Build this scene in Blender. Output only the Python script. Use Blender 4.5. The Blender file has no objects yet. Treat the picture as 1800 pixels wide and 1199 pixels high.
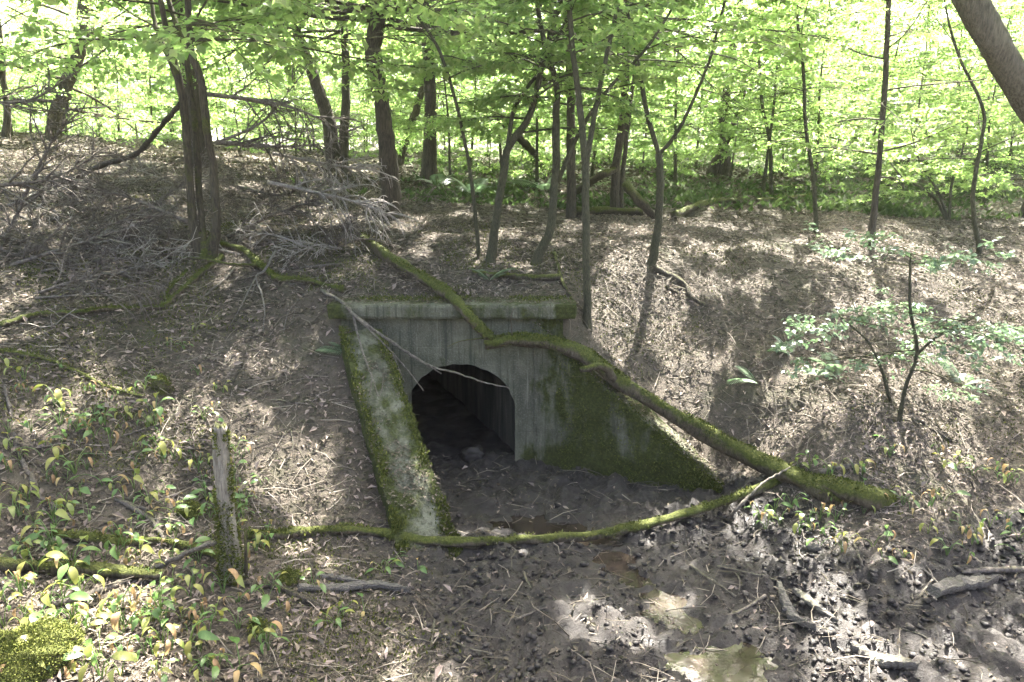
import bpy, math, random
import numpy as np
from mathutils import Vector

rng = np.random.default_rng(11)
random.seed(11)
sc = bpy.context.scene
COL = sc.collection
R = math.radians

# ------------------------------------------------------------------ camera, light, exposure
CAM_Z, PITCH, F = 3.5, R(13.1), 1200.0
cam = bpy.data.cameras.new('camera')
cam.lens = 24.0; cam.sensor_width = 36.0; cam.clip_end = 1500.0; cam.clip_start = 0.05
camo = bpy.data.objects.new('camera', cam); COL.objects.link(camo)
camo.location = (0, 0, CAM_Z); camo.rotation_euler = (R(90) - PITCH, 0, 0)
sc.camera = camo

SUN_AZ, SUN_EL = R(20), R(55)          # azimuth measured from +Y towards +X
world = bpy.data.worlds.new('World'); sc.world = world; world.use_nodes = True
wn = world.node_tree; bg = wn.nodes['Background']
sky = wn.nodes.new('ShaderNodeTexSky'); sky.sky_type = 'NISHITA'; sky.sun_disc = False
sky.sun_elevation = SUN_EL; sky.sun_rotation = SUN_AZ
sky.air_density = .6; sky.dust_density = 8.0; sky.ozone_density = .3
wn.links.new(sky.outputs[0], bg.inputs[0]); bg.inputs[1].default_value = 0.112
sd = bpy.data.lights.new('sun', 'SUN'); sd.energy = 5.0; sd.angle = R(0.55); sd.color = (1.0, 0.95, 0.88)
so = bpy.data.objects.new('sun', sd); COL.objects.link(so)
so.rotation_euler = Vector((-math.sin(SUN_AZ) * math.cos(SUN_EL), -math.cos(SUN_AZ) * math.cos(SUN_EL), -math.sin(SUN_EL))).to_track_quat('-Z', 'Y').to_euler()
sc.view_settings.view_transform = 'Standard'; sc.view_settings.look = 'None'
sc.view_settings.exposure = 3.8; sc.view_settings.gamma = 1.0
sc.render.engine = 'CYCLES'
sc.cycles.max_bounces = 7; sc.cycles.diffuse_bounces = 5; sc.cycles.glossy_bounces = 2
sc.cycles.transmission_bounces = 4; sc.cycles.transparent_max_bounces = 4
sc.cycles.use_denoising = True
sc.cycles.use_adaptive_sampling = True; sc.cycles.adaptive_threshold = 0.02

# ------------------------------------------------------------------ noise and terrain height
_perm = rng.random((64, 64))
def vnoise(x, y, s):
    x = np.asarray(x, float) * s + 1000.37; y = np.asarray(y, float) * s + 1000.71
    xi = np.floor(x).astype(int); yi = np.floor(y).astype(int)
    fx = x - xi; fy = y - yi
    fx = fx * fx * (3 - 2 * fx); fy = fy * fy * (3 - 2 * fy)
    a = _perm[xi % 64, yi % 64]; b = _perm[(xi + 1) % 64, yi % 64]
    c = _perm[xi % 64, (yi + 1) % 64]; d = _perm[(xi + 1) % 64, (yi + 1) % 64]
    return (a * (1 - fx) + b * fx) * (1 - fy) + (c * (1 - fx) + d * fx) * fy - 0.5
def fbm(x, y, s, o=4):
    return sum(vnoise(x + 7.3 * k, y - 3.1 * k, s * 2 ** k) * 0.5 ** k for k in range(o))

cp_, sp_ = math.cos(PITCH), math.sin(PITCH)
def ray(px, py):
    d = (px - 900) / F; v = (py - 599.5) / F
    return d, cp_ - v * sp_, -sp_ - v * cp_
def P(px, py, Y):
    d, yd, zd = ray(px, py); t = Y / yd
    return np.array([d * t, Y, CAM_Z + zd * t])

ctl = []
for px, py, Y in [
    # bank behind the headwall
    (760, 528, 8.7), (950, 528, 8.7), (700, 450, 10), (900, 450, 10.1), (800, 400, 12), (1000, 400, 12), (900, 350, 15), (900, 322, 19), (1300, 318, 19), (1300, 350, 15.5), (1550, 325, 19),
    (1100, 450, 10.2), (1150, 400, 12.2), (1200, 500, 9.8), (1200, 600, 8.9), (1200, 700, 8.15), (1080, 590, 8.8),
    # right side
    (1330, 700, 7.8), (1350, 800, 7.1), (1400, 600, 8.8), (1400, 500, 9.9), (1400, 880, 6.6),
    (1600, 350, 17), (1600, 400, 13), (1600, 450, 11.2), (1600, 500, 10.1), (1600, 600, 8.8), (1600, 750, 7.2), (1600, 850, 6.4),
    (1600, 950, 5.75), (1600, 1000, 5.45), (1600, 1100, 4.78), (1600, 1199, 4.2),
    (1800, 650, 8.4), (1800, 750, 7.5), (1800, 850, 6.7), (1800, 950, 6.0), (1800, 1000, 5.65), (1800, 1100, 4.95), (1800, 1199, 4.35),
    (1800, 450, 11.5), (1800, 400, 13.5),
    # left side
    (540, 590, 8.1), (500, 600, 8.0), (500, 700, 7.2), (500, 800, 6.5), (500, 900, 5.9), (500, 1000, 5.25), (500, 1100, 4.6), (500, 1199, 4.05),
    (500, 500, 9.0), (500, 450, 9.6), (500, 400, 10.8), (500, 350, 13),
    (100, 1199, 3.75), (100, 1100, 4.25), (100, 1000, 4.8), (100, 900, 5.4), (100, 800, 5.9), (100, 700, 6.5), (100, 600, 7.3), (100, 500, 8.4),
    (100, 450, 9.2), (100, 400, 10.2), (100, 350, 12), (100, 300, 15), (100, 255, 20),
    (300, 1100, 4.4), (300, 900, 5.65), (300, 700, 6.9), (300, 330, 12.6), (300, 290, 16),
]:
    ctl.append(P(px, py, Y))
ctl += [np.array(p) for p in [
    (-2.15, 8.1, 1.74), (-1.62, 7.1, .93), (-1.12, 6.1, .14), (-.95, 5.6, .03), (-2.4, 8.4, 2.0),
    (.7, 8.7, 1.98), (1.15, 8.25, 1.32), (2.15, 7.72, .5), (2.75, 7.4, .14),
    (0, 5.9, 0), (1.2, 6.3, 0), (2.3, 6.6, .02), (-.4, 5.0, .04), (.6, 5, 0), (1.6, 5.2, 0), (2.6, 5.6, .03), (0, 4.2, .05), (1.2, 4.2, -.02), (2.2, 4.3, 0),
    (0, 3.2, .35), (1.6, 3.2, .1), (3, 3.2, .2), (-2, 3.1, .45), (0, 0, 1.9), (3, 0, 1.6), (-4, 0, 2.2), (6, 1, 2.0), (0, -4, 3.2),
    (8, 5, 1.9), (10, 8, 2.6), (12, 12, 3.0), (-9, 5, 2.4), (-10, 9, 3.6), (-14, 15, 4.6), (-7, 2, 2.1),
    (-16, 26, 5.2), (0, 26, 4.2), (14, 25, 4.3), (25, 20, 4.3), (-30, 20, 6), (0, 45, 5.4), (-30, 45, 5.6), (30, 45, 5.4),
    (0, 90, 7), (-60, 90, 7), (60, 90, 7), (-80, 20, 6), (80, 20, 5), (-80, -20, 5), (80, -20, 5), (0, -30, 4), (-120, 160, 9), (120, 160, 9), (0, 170, 9), (0, -80, 5)]]
ctl = np.array(ctl)
def _phi(r2): return np.sqrt(r2 + 0.5)
_d2 = ((ctl[:, None, :2] - ctl[None, :, :2]) ** 2).sum(-1)
_n = len(ctl)
_A = np.zeros((_n + 3, _n + 3)); _A[:_n, :_n] = _phi(_d2) - 0.02 * np.eye(_n)
_A[:_n, _n] = 1; _A[:_n, _n + 1:] = ctl[:, :2]; _A[_n, :_n] = 1; _A[_n + 1:, :_n] = ctl[:, :2].T
_w = np.linalg.solve(_A, np.concatenate([ctl[:, 2], [0, 0, 0]]))

POLY = [(-1.82, 8.36), (.32, 8.36), (2.42, 7.36), (2.35, 6.75), (-.5, 5.75), (-.75, 5.95)]
def inside(x, y):
    x = np.asarray(x, float); y = np.asarray(y, float)
    r = np.zeros(x.shape, bool); n = len(POLY)
    for i in range(n):
        x0, y0 = POLY[i]; x1, y1 = POLY[(i + 1) % n]
        c = ((y0 > y) != (y1 > y)) & (x < (x1 - x0) * (y - y0) / (y1 - y0 + 1e-9) + x0)
        r ^= c
    return r
# the stream bed: distance from its middle line
CH = np.array([(-.7, 8.2), (.1, 7.0), (.7, 6.2), (1.3, 5.3), (1.75, 4.6), (2.1, 3.6)])
def chan(x, y):
    best = np.full(np.shape(x), 1e9)
    for (ax, ay), (bx, by) in zip(CH[:-1], CH[1:]):
        t = np.clip(((x - ax) * (bx - ax) + (y - ay) * (by - ay)) / ((bx - ax) ** 2 + (by - ay) ** 2), 0, 1)
        best = np.minimum(best, np.hypot(x - ax - t * (bx - ax), y - ay - t * (by - ay)))
    return best
def sstep(a, b, x):
    t = np.clip((x - a) / (b - a), 0, 1); return t * t * (3 - 2 * t)
POOLS = [(.28, 6.55, .50, .17), (.75, 6.25, .3, .12), (1.32, 5.28, .26, .20), (1.42, 4.95, .2, .16), (1.62, 4.45, .42, .22), (1.0, 5.75, .18, .10), (1.85, 4.1, .4, .2), (-.15, 6.75, .35, .12), (1.12, 5.55, .2, .12), (.55, 6.35, .4, .14), (.95, 5.95, .25, .12)]
def pools(x, y):
    w = 1 + 1.1 * fbm(x, y, 2.6, 3)
    return sum(np.exp(-((((x - a) / rx) ** 2 + ((y - b) / ry) ** 2) * w) ** 1.5) for a, b, rx, ry in POOLS)
def base_h(x, y):
    x = np.asarray(x, float); y = np.asarray(y, float)
    sh = x.shape; xf = x.ravel(); yf = y.ravel(); out = np.empty(xf.shape)
    for i in range(0, len(xf), 40000):
        xx = xf[i:i + 40000]; yy = yf[i:i + 40000]
        r2 = (xx[:, None] - ctl[None, :, 0]) ** 2 + (yy[:, None] - ctl[None, :, 1]) ** 2
        out[i:i + 40000] = _phi(r2) @ _w[:_n] + _w[_n] + _w[_n + 1] * xx + _w[_n + 2] * yy
    return out.reshape(sh)
def mudness(x, y, h0):
    m = 1 - sstep(.10, .34, h0 + fbm(x, y, 1.1, 3) * .16)
    return m * sstep(2.6, 3.4, y) * (1 - sstep(9.5, 10, y)) * sstep(-1.7, -.5, x + (y - 5.5) * .5)
def height(x, y, full=False):
    x = np.asarray(x, float); y = np.asarray(y, float)
    h0 = base_h(x, y); ins = inside(x, y)
    h0 = np.where(ins, np.clip(h0, -1, .0) * 0, h0)
    mud = np.where(ins, 1.0, mudness(x, y, h0))
    h = h0 + (1 - mud) * (fbm(x, y, .55, 3) * .16 + fbm(x, y, 2.6, 3) * .075)
    dch = chan(x, y)
    clod = np.abs(fbm(x, y, 4.5, 4)) * .19 + np.abs(vnoise(x, y, 12.)) * .08 + vnoise(x, y, 23.) * .03
    rough = .35 + .65 * sstep(.25, .8, dch)
    pl = np.clip(pools(x, y), 0, 1)
    h = h + mud * (fbm(x, y, .9, 2) * .06 + clod * (1 - .3 * pl) * (.6 + .4 * rough) - .01 - .085 * pl)
    far = sstep(12, 30, np.hypot(x, y))
    h = h + far * fbm(x, y, .18, 3) * .5
    return (h, mud) if full else h
def H(x, y): return float(height(np.array([x]), np.array([y]))[0])
_T = np.concatenate([np.arange(3, 16, .03), np.arange(16, 110, .25)])
def G(px, py):
    """where the line of sight through a photograph pixel meets the ground"""
    d, yd, zd = ray(px, py)
    X, Y, Z = d * _T, yd * _T, CAM_Z + zd * _T
    h = height(X, Y); k = np.argmax(Z < h)
    if Z[k] >= h[k]: k = int(np.argmin(Z - h))
    return np.array([X[k], Y[k], h[k]])
def nrm(x, y, e=.12):
    n = np.array([H(x - e, y) - H(x + e, y), H(x, y - e) - H(x, y + e), 2 * e]); return n / np.linalg.norm(n)

# ------------------------------------------------------------------ mesh helpers
class MB:
    def __init__(s): s.v = []; s.q = []; s.t = []; s.n = 0; s.tq = []; s.tt = []
    def add(s, v, q=None, t=None, tint=.5):
        v = np.asarray(v, float).reshape(-1, 3)
        if q is not None and len(q):
            q = np.asarray(q).reshape(-1, 4); s.q.append(q + s.n); s.tq.append(np.broadcast_to(np.asarray(tint, float), (len(q),)))
        if t is not None and len(t):
            t = np.asarray(t).reshape(-1, 3); s.t.append(t + s.n); s.tt.append(np.broadcast_to(np.asarray(tint, float), (len(t),)))
        s.v.append(v); s.n += len(v)
    def mesh(s, name, mat, smooth=True):
        me = bpy.data.meshes.new(name)
        if not s.v: return me
        v = np.concatenate(s.v); q = np.concatenate(s.q) if s.q else np.zeros((0, 4), int)
        t = np.concatenate(s.t) if s.t else np.zeros((0, 3), int)
        me.vertices.add(len(v)); me.vertices.foreach_set('co', v.astype(np.float32).ravel())
        loops = np.concatenate([q.ravel(), t.ravel()]).astype(np.int32)
        me.loops.add(len(loops)); me.loops.foreach_set('vertex_index', loops)
        npol = len(q) + len(t); me.polygons.add(npol)
        st = np.concatenate([np.arange(len(q)) * 4, len(q) * 4 + np.arange(len(t)) * 3]).astype(np.int32)
        me.polygons.foreach_set('loop_start', st)
        me.polygons.foreach_set('use_smooth', np.full(npol, smooth))
        tint = np.concatenate(s.tq + s.tt).astype(np.float32)
        a = me.attributes.new('tint', 'FLOAT', 'FACE'); a.data.foreach_set('value', tint)
        me.update(calc_edges=True); me.validate()
        if mat: me.materials.append(mat)
        return me
    def build(s, name, mat, parent=None, smooth=True, loc=None):
        o = bpy.data.objects.new(name, s.mesh(name, mat, smooth)); COL.objects.link(o)
        if loc is not None: o.location = loc
        if parent: o.parent = parent
        return o
def tag(o, label, cat, group=None):
    o['label'] = label; o['category'] = cat
    if group: o['group'] = group
    return o
def empty(name, loc, label=None, cat=None, group=None):
    o = bpy.data.objects.new(name, None); COL.objects.link(o); o.location = tuple(map(float, loc)); o.empty_display_size = .1
    if label: tag(o, label, cat, group)
    return o
def copy_tree(o, parent=None):
    c = o.copy(); COL.objects.link(c); c.parent = parent
    for ch in list(o.children): copy_tree(ch, c)
    return c
def unit(v):
    v = np.asarray(v, float); return v / (np.linalg.norm(v, axis=-1, keepdims=True) + 1e-12)
def spline(pts, n):
    p = np.asarray(pts, float)
    if len(p) == 2: return p[0] + (p[1] - p[0]) * np.linspace(0, 1, n)[:, None]
    q = np.vstack([2 * p[0] - p[1], p, 2 * p[-1] - p[-2]])
    u = np.linspace(0, len(p) - 1 - 1e-6, n); i = u.astype(int); t = (u - i)[:, None]
    a, b, c, d = q[i], q[i + 1], q[i + 2], q[i + 3]
    return .5 * (2 * b + (c - a) * t + (2 * a - 5 * b + 4 * c - d) * t ** 2 + (3 * b - a - 3 * c + d) * t ** 3)
def tube(mb, path, rad, sides=8, lump=0., tint=.5, cap=True, flat=1.0):
    path = np.asarray(path, float); n = len(path); rad = np.broadcast_to(np.asarray(rad, float), (n,))
    tan = unit(np.gradient(path, axis=0))
    up = np.array([0, 0, 1.]) if abs(tan[0, 2]) < .9 else np.array([1., 0, 0])
    us = np.empty((n, 3)); u = unit(up - tan[0] * (up @ tan[0]))
    for i in range(n):
        u = unit(u - tan[i] * (u @ tan[i])); us[i] = u
    vs = np.cross(tan, us)
    a = np.linspace(0, 2 * math.pi, sides, endpoint=False)
    rr = np.repeat(rad[:, None], sides, 1)
    if lump:
        ph = rng.random(6) * 6.28
        rr = rr * (1 + lump * (np.sin(2 * a + ph[0] + np.arange(n)[:, None] * .35) * .5 + np.sin(3 * a - ph[1] - np.arange(n)[:, None] * .21) * .4) + lump * .7 * (rng.random((n, sides)) - .5))
    v = path[:, None] + rr[..., None] * (np.cos(a)[None, :, None] * us[:, None] * flat + np.sin(a)[None, :, None] * vs[:, None])
    i = np.arange(n - 1)[:, None] * sides; j = np.arange(sides)[None]; j2 = (j + 1) % sides
    q = np.stack([i + j, i + j2, i + sides + j2, i + sides + j], -1).reshape(-1, 4)
    v = v.reshape(-1, 3); t = None
    if cap:
        v = np.vstack([v, path[0], path[-1]]); k = np.arange(sides); k2 = (k + 1) % sides; b = n * sides
        t = np.vstack([np.stack([k2, k, np.full(sides, b)], -1), np.stack([b - sides + k, b - sides + k2, np.full(sides, b + 1)], -1)])
    mb.add(v, q, t, tint)
def leaves(mb, pos, d, nor, L, W, tint, fold=.12):
    """4-cornered leaves, folded a little along the midrib"""
    d = unit(d); s = unit(np.cross(d, nor)); nn = np.cross(s, d)
    L = np.asarray(L)[:, None]; W = np.asarray(W)[:, None]
    m = pos + d * L * .45
    v = np.stack([pos, m + s * W * .5 + nn * W * fold, pos + d * L - nn * L * .10, m - s * W * .5 + nn * W * fold], 1)
    q = np.arange(len(pos) * 4).reshape(-1, 4)
    mb.add(v, q, None, tint)

# ------------------------------------------------------------------ materials
class N:
    def __init__(s, name):
        s.m = bpy.data.materials.new(name); s.m.use_nodes = True; s.nt = s.m.node_tree
        s.bsdf = s.nt.nodes['Principled BSDF']; s.out = s.nt.nodes['Material Output']
    def n(s, t, **k):
        x = s.nt.nodes.new(t)
        for a, b in k.items(): setattr(x, a, b)
        return x
    def l(s, a, b): s.nt.links.new(a, b)
    def coord(s, kind='Object'): return s.n('ShaderNodeTexCoord').outputs[kind]
    def pos(s): return s.n('ShaderNodeNewGeometry').outputs['Position']
    def noise(s, vec, scale, detail=6, rough=.6, stretch=None, dist=0.):
        if stretch:
            mp = s.n('ShaderNodeMapping'); mp.inputs['Scale'].default_value = stretch; s.l(vec, mp.inputs[0]); vec = mp.outputs[0]
        x = s.n('ShaderNodeTexNoise'); s.l(vec, x.inputs['Vector']); x.inputs['Scale'].default_value = scale
        x.inputs['Detail'].default_value = detail; x.inputs['Roughness'].default_value = rough; x.inputs['Distortion'].default_value = dist
        return x.outputs['Fac']
    def ramp(s, fac, stops):
        x = s.n('ShaderNodeValToRGB'); e = x.color_ramp.elements
        while len(e) < len(stops): e.new(.5)
        for k, (p, c) in enumerate(stops): e[k].position = p; e[k].color = (*c, 1) if len(c) == 3 else c
        s.l(fac, x.inputs[0]); return x.outputs[0]
    def rng(s, fac, a, b, c=0., d=1.):
        x = s.n('ShaderNodeMapRange'); s.l(fac, x.inputs[0])
        for i, v in enumerate((a, b, c, d)): x.inputs[1 + i].default_value = v
        return x.outputs[0]
    def mix(s, fac, a, b):
        x = s.n('ShaderNodeMix', data_type='RGBA')
        for sock, val in ((x.inputs[0], fac), (x.inputs[6], a), (x.inputs[7], b)):
            if hasattr(val, 'links'): s.l(val, sock)
            elif isinstance(val, (int, float)): sock.default_value = val
            else: sock.default_value = (*val, 1)
        return x.outputs[2]
    def math(s, op, a, b=0.):
        x = s.n('ShaderNodeMath', operation=op)
        for sock, val in ((x.inputs[0], a), (x.inputs[1], b)):
            if hasattr(val, 'links'): s.l(val, sock)
            else: sock.default_value = val
        return x.outputs[0]
    def attr(s, name='tint'): return s.n('ShaderNodeAttribute', attribute_name=name).outputs['Fac']
    def upness(s):
        x = s.n('ShaderNodeSeparateXYZ'); s.l(s.n('ShaderNodeNewGeometry').outputs['Normal'], x.inputs[0]); return x.outputs[2]
    def bump(s, h, strength=.5, dist=.02):
        x = s.n('ShaderNodeBump'); x.inputs['Strength'].default_value = strength; x.inputs['Distance'].default_value = dist
        s.l(h, x.inputs['Height']); s.l(x.outputs[0], s.bsdf.inputs['Normal'])
    def fin(s, col, rough=.85, spec=.3):
        if hasattr(col, 'links'): s.l(col, s.bsdf.inputs['Base Color'])
        else: s.bsdf.inputs['Base Color'].default_value = (*col, 1)
        if hasattr(rough, 'links'): s.l(rough, s.bsdf.inputs['Roughness'])
        else: s.bsdf.inputs['Roughness'].default_value = rough
        s.bsdf.inputs['Specular IOR Level'].default_value = spec
        return s.m

def mat_leaf(name, stops, trans=.5, gain=1.7, rough=.5, spec=.35):
    n = N(name)
    oi = n.n('ShaderNodeObjectInfo').outputs['Random']
    f = n.math('ADD', n.math('MULTIPLY', n.attr(), .75), n.math('MULTIPLY', oi, .25))
    c = n.ramp(f, stops); n.fin(c, rough, spec)
    tr = n.n('ShaderNodeBsdfTranslucent')
    g = n.n('ShaderNodeMix', data_type='RGBA', blend_type='MULTIPLY'); g.inputs[0].default_value = 1
    n.l(c, g.inputs[6]); g.inputs[7].default_value = (gain * .9, gain, gain * .9, 1)
    n.l(g.outputs[2], tr.inputs[0])
    mx = n.n('ShaderNodeMixShader'); mx.inputs[0].default_value = trans
    n.l(n.bsdf.outputs[0], mx.inputs[1]); n.l(tr.outputs[0], mx.inputs[2]); n.l(mx.outputs[0], n.out.inputs[0])
    return n.m
M = {}
M['leaf'] = mat_leaf('canopy_leaf', [(0, (.06, .10, .032)), (.5, (.115, .16, .05)), (1, (.19, .215, .085))], .6, 2.9)
M['leaf_cool'] = mat_leaf('cool_green_leaf', [(0, (.075, .125, .065)), (.6, (.115, .165, .09)), (1, (.165, .205, .12))], .35, 1.5, .34, .6)  # cooler, less saturated green for the low sapling and ferns
M['cover'] = mat_leaf('ground_cover_leaf', [(0, (.035, .055, .018)), (.6, (.06, .088, .028)), (1, (.10, .12, .045))], .4, 1.6, .6, .2)
M['plant'] = mat_leaf('herb_leaf', [(0, (.075, .145, .04)), (.5, (.12, .19, .055)), (.75, (.22, .235, .06)), (1, (.30, .26, .06))], .4, 1.5, .4, .5)
M['wilted'] = mat_leaf('wilted_leaf', [(0, (.26, .15, .08)), (.5, (.33, .22, .11)), (1, (.38, .31, .12))], .35, 1.2, .6, .3)
M['litter'] = mat_leaf('litter_leaf', [(0, (.034, .033, .018)), (.3, (.07, .063, .04)), (.6, (.15, .122, .092)), (.86, (.28, .225, .19)), (1, (.32, .18, .09))], .12, 1.1, .75, .25)
def mat_bark(name, dark, light, moss=.0, moss_bias=.55, streak=(9, 9, 1.2), rough=.9):
    n = N(name); c = n.coord()
    s1 = n.noise(c, 6, 8, .7, streak); s2 = n.noise(c, 2.2, 5, .6)
    col = n.mix(n.rng(s1, .35, .68), dark, light)
    col = n.mix(n.rng(s2, .5, .75, 0, .35), col, (light[0] * 1.25, light[1] * 1.28, light[2] * 1.15))
    if moss:
        m = n.math('ADD', n.math('MULTIPLY', n.upness(), .32), n.noise(c, 3.3, 6, .65))
        mf = n.rng(m, moss_bias, moss_bias + .16, 0, moss)
        mc = n.ramp(n.noise(c, 40, 4, .7), [(.3, (.03, .04, .01)), (.55, (.07, .08, .018)), (.75, (.14, .14, .038))])
        col = n.mix(mf, col, mc)
    h = n.math('ADD', s1, n.math('MULTIPLY', n.noise(c, 60, 4, .7), .35)); n.bump(h, 1.0, .035)
    return n.fin(col, rough, .2)
M['bark'] = mat_bark('grey_bark', (.030, .026, .020), (.105, .09, .068), .55, .72)
M['bark_thin'] = mat_bark('sapling_bark', (.035, .034, .022), (.10, .098, .062), .6, .62, (14, 14, 3))
M['bark_moss'] = mat_bark('mossy_bark', (.028, .024, .018), (.10, .085, .06), .95, .52)
M['bark_pale'] = mat_bark('pale_mossy_bark', (.05, .045, .032), (.19, .17, .125), .8, .60)
M['moss_log'] = mat_bark('moss_covered_wood', (.035, .028, .018), (.13, .11, .08), 1.0, .46, (5, 5, 2))
M['dead'] = mat_bark('weathered_dead_wood', (.055, .048, .040), (.20, .178, .15), .4, .74, (4, 4, 4))
M['twig'] = mat_bark('dry_twig', (.055, .047, .040), (.20, .175, .15), .3, .75, (4, 4, 4))
M['driftwood'] = mat_bark('silvered_wood', (.06, .056, .050), (.25, .23, .20), .3, .78, (3, 16, 16))

def mat_mb():
    n = N('sun_painted_yellow_moss'); return n.fin(n.mix(n.attr(), (.06, .078, .018), (.21, .22, .06)), .95, .1)  # lighter yellow moss, sunlight painted into the colour
M['moss_bright'] = mat_mb()
M['pale_twig'] = mat_bark('bleached_twig', (.13, .118, .105), (.38, .35, .31), .2, .82, (4, 4, 4))
def mat_straw():
    n = N('mixed_dry_twigs'); col = n.ramp(n.attr(), [(0, (.03, .026, .019)), (.55, (.10, .086, .064)), (1, (.27, .235, .19))]); return n.fin(col, .8, .25)
M['straw'] = mat_straw()
def mat_moss():
    n = N('moss'); c = n.coord()
    col = n.mix(n.attr(), (.030, .042, .010), (.135, .145, .034))
    return n.fin(col, .95, .1)
M['moss'] = mat_moss()

def mat_concrete():
    n = N('mossy_concrete'); c = n.pos()
    g = n.noise(c, 3, 8, .65); g2 = n.noise(c, 45, 5, .7); st = n.noise(c, 2.6, 6, .6, (2.6, 2.6, .28))
    col = n.ramp(g, [(.25, (.050, .053, .036)), (.5, (.098, .102, .070)), (.75, (.168, .168, .122))])
    col = n.mix(n.rng(st, .45, .68, 0, .75), col, (.045, .045, .032))
    col = n.mix(n.rng(g2, .5, .72, 0, .4), col, (.25, .24, .195))
    dr = n.noise(c, 5, 5, .7, (4, 4, .16)); col = n.mix(n.rng(dr, .54, .62, 0, .6), col, (.032, .034, .024)); col = n.mix(n.rng(dr, .40, .33, 0, .45), col, (.22, .22, .17))
    pit = n.noise(c, 110, 3, .8); col = n.mix(n.rng(pit, .62, .70, 0, .7), col, (.03, .03, .024))
    md = n.attr('moss')
    m = n.math('ADD', n.math('ADD', n.math('MULTIPLY', n.noise(c, 2.4, 6, .62, (1.5, 1.5, .5)), .9), n.math('MULTIPLY', n.noise(c, 9, 6, .7), .35)), md)
    mf = n.rng(m, .65, .77)
    mc = n.ramp(n.noise(c, 30, 5, .75), [(.28, (.016, .020, .007)), (.52, (.042, .050, .014)), (.78, (.10, .108, .03))])
    col = n.mix(mf, col, mc)
    sz = n.n('ShaderNodeSeparateXYZ'); n.l(c, sz.inputs[0]); bd = n.math('PINGPONG', n.math('ADD', sz.outputs[2], n.math('MULTIPLY', g, .02)), .11)
    bl_ = n.rng(bd, 0, .006, -.22, 0)
    h = n.math('ADD', n.math('ADD', n.math('MULTIPLY', g2, .6), bl_), n.math('MULTIPLY', mf, n.noise(c, 26, 5, .75))); n.bump(h, .8, .035)
    return n.fin(col, .92, .2)
M['concrete'] = mat_concrete()

def mat_ground():
    n = N('forest_soil_and_mud'); c = n.pos(); mud = n.attr('mud')
    a = n.noise(c, 9, 8, .75); b = n.noise(c, 60, 5, .7); w = n.noise(c, 1.2, 4, .6)
    soil = n.ramp(a, [(.25, (.026, .022, .016)), (.5, (.06, .05, .036)), (.72, (.12, .098, .075))])
    soil = n.mix(n.rng(b, .45, .75, 0, .6), soil, (.15, .12, .092))
    soil = n.mix(n.rng(w, .55, .7, 0, .5), soil, (.045, .055, .018))
    mc = n.ramp(a, [(.25, (.009, .008, .006)), (.5, (.024, .020, .0165)), (.75, (.058, .050, .043))])
    col = n.mix(mud, soil, mc)
    grn = n.attr('green'); col = n.mix(n.math('MULTIPLY', grn, n.rng(w, .35, .6)), col, (.06, .095, .025))
    wet = n.math('MULTIPLY', mud, n.rng(n.noise(c, 2.2, 4, .6), .38, .6))
    n.bump(n.math('ADD', a, n.math('MULTIPLY', b, .5)), .9, .04)
    return n.fin(col, n.rng(wet, 0, 1, .92, .33), .4)
M['ground'] = mat_ground()
def mat_water():
    n = N('muddy_water'); c = n.pos()
    col = n.ramp(n.noise(c, 2.5, 5, .6), [(.35, (.014, .011, .008)), (.65, (.04, .031, .024))])
    x = n.n('ShaderNodeBump'); n.bump(n.noise(c, 9, 3, .5), .12, .01)
    return n.fin(col, .05, .5)
M['water'] = mat_water()
def mat_clod():
    n = N('mud_clod'); c = n.pos(); a = n.noise(c, 14, 6, .7)
    col = n.ramp(a, [(.3, (.010, .009, .007)), (.6, (.030, .025, .021)), (.8, (.07, .061, .053))])
    n.bump(n.noise(c, 70, 4, .7), .7, .015)
    return n.fin(col, n.rng(n.noise(c, 3, 3, .5), .4, .6, .85, .42), .4)
M['clod'] = mat_clod()

# ------------------------------------------------------------------ ground sheet
def grade(lo, hi, core0, core1, step, growth):
    a = list(np.arange(core0, core1 + 1e-6, step)); s = step
    while a[-1] < hi: s *= growth; a.append(a[-1] + s)
    s = step; b = [core0]
    while b[-1] > lo: s *= growth; b.append(b[-1] - s)
    return np.array(b[:0:-1] + a)
gx = grade(-160, 160, -5.2, 6.2, .036, 1.045); gy = grade(-90, 190, 3.6, 9.6, .036, 1.04)
X, Y = np.meshgrid(gx, gy); Z, MUD = height(X, Y, True)
nx, ny = len(gx), len(gy)
i = np.arange(ny - 1)[:, None] * nx + np.arange(nx - 1)[None]
Q = np.stack([i, i + 1, i + nx + 1, i + nx], -1).reshape(-1, 4)
zf = Z.ravel()[Q]; inn = inside(X, Y).ravel()[Q]
keep = ~(((inn.any(1)) & (~inn.all(1))) & (zf.max(1) - zf.min(1) > .16))
mb = MB(); mb.add(np.stack([X, Y, Z], -1), Q[keep])
ground = mb.build('ground', M['ground']); ground['kind'] = 'structure'
a = ground.data.attributes.new('mud', 'FLOAT', 'POINT'); a.data.foreach_set('value', MUD.ravel().astype(np.float32))
gr = sstep(13, 17, Y + X * .0) * (1 - .3 * sstep(30, 60, Y)) * sstep(-6, 2, X)
a = ground.data.attributes.new('green', 'FLOAT', 'POINT'); a.data.foreach_set('value', gr.ravel().astype(np.float32))

# standing water in the stream bed: one thin sheet just under the level of the mud clods
mb = MB(); wx = np.linspace(-1.5, 3.2, 60); wy = np.linspace(3.6, 8.3, 60)
WX, WY = np.meshgrid(wx, wy); wi = np.arange(59)[:, None] * 60 + np.arange(59)[None]
wq = np.stack([wi, wi + 1, wi + 61, wi + 60], -1).reshape(-1, 4)
cw = pools(WX, WY).ravel()[wq].max(1) > .05
mb.add(np.stack([WX, WY, np.full(WX.shape, -.042)], -1), wq[cw])
water = mb.build('stream_water', M['water']); water['kind'] = 'structure'

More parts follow.
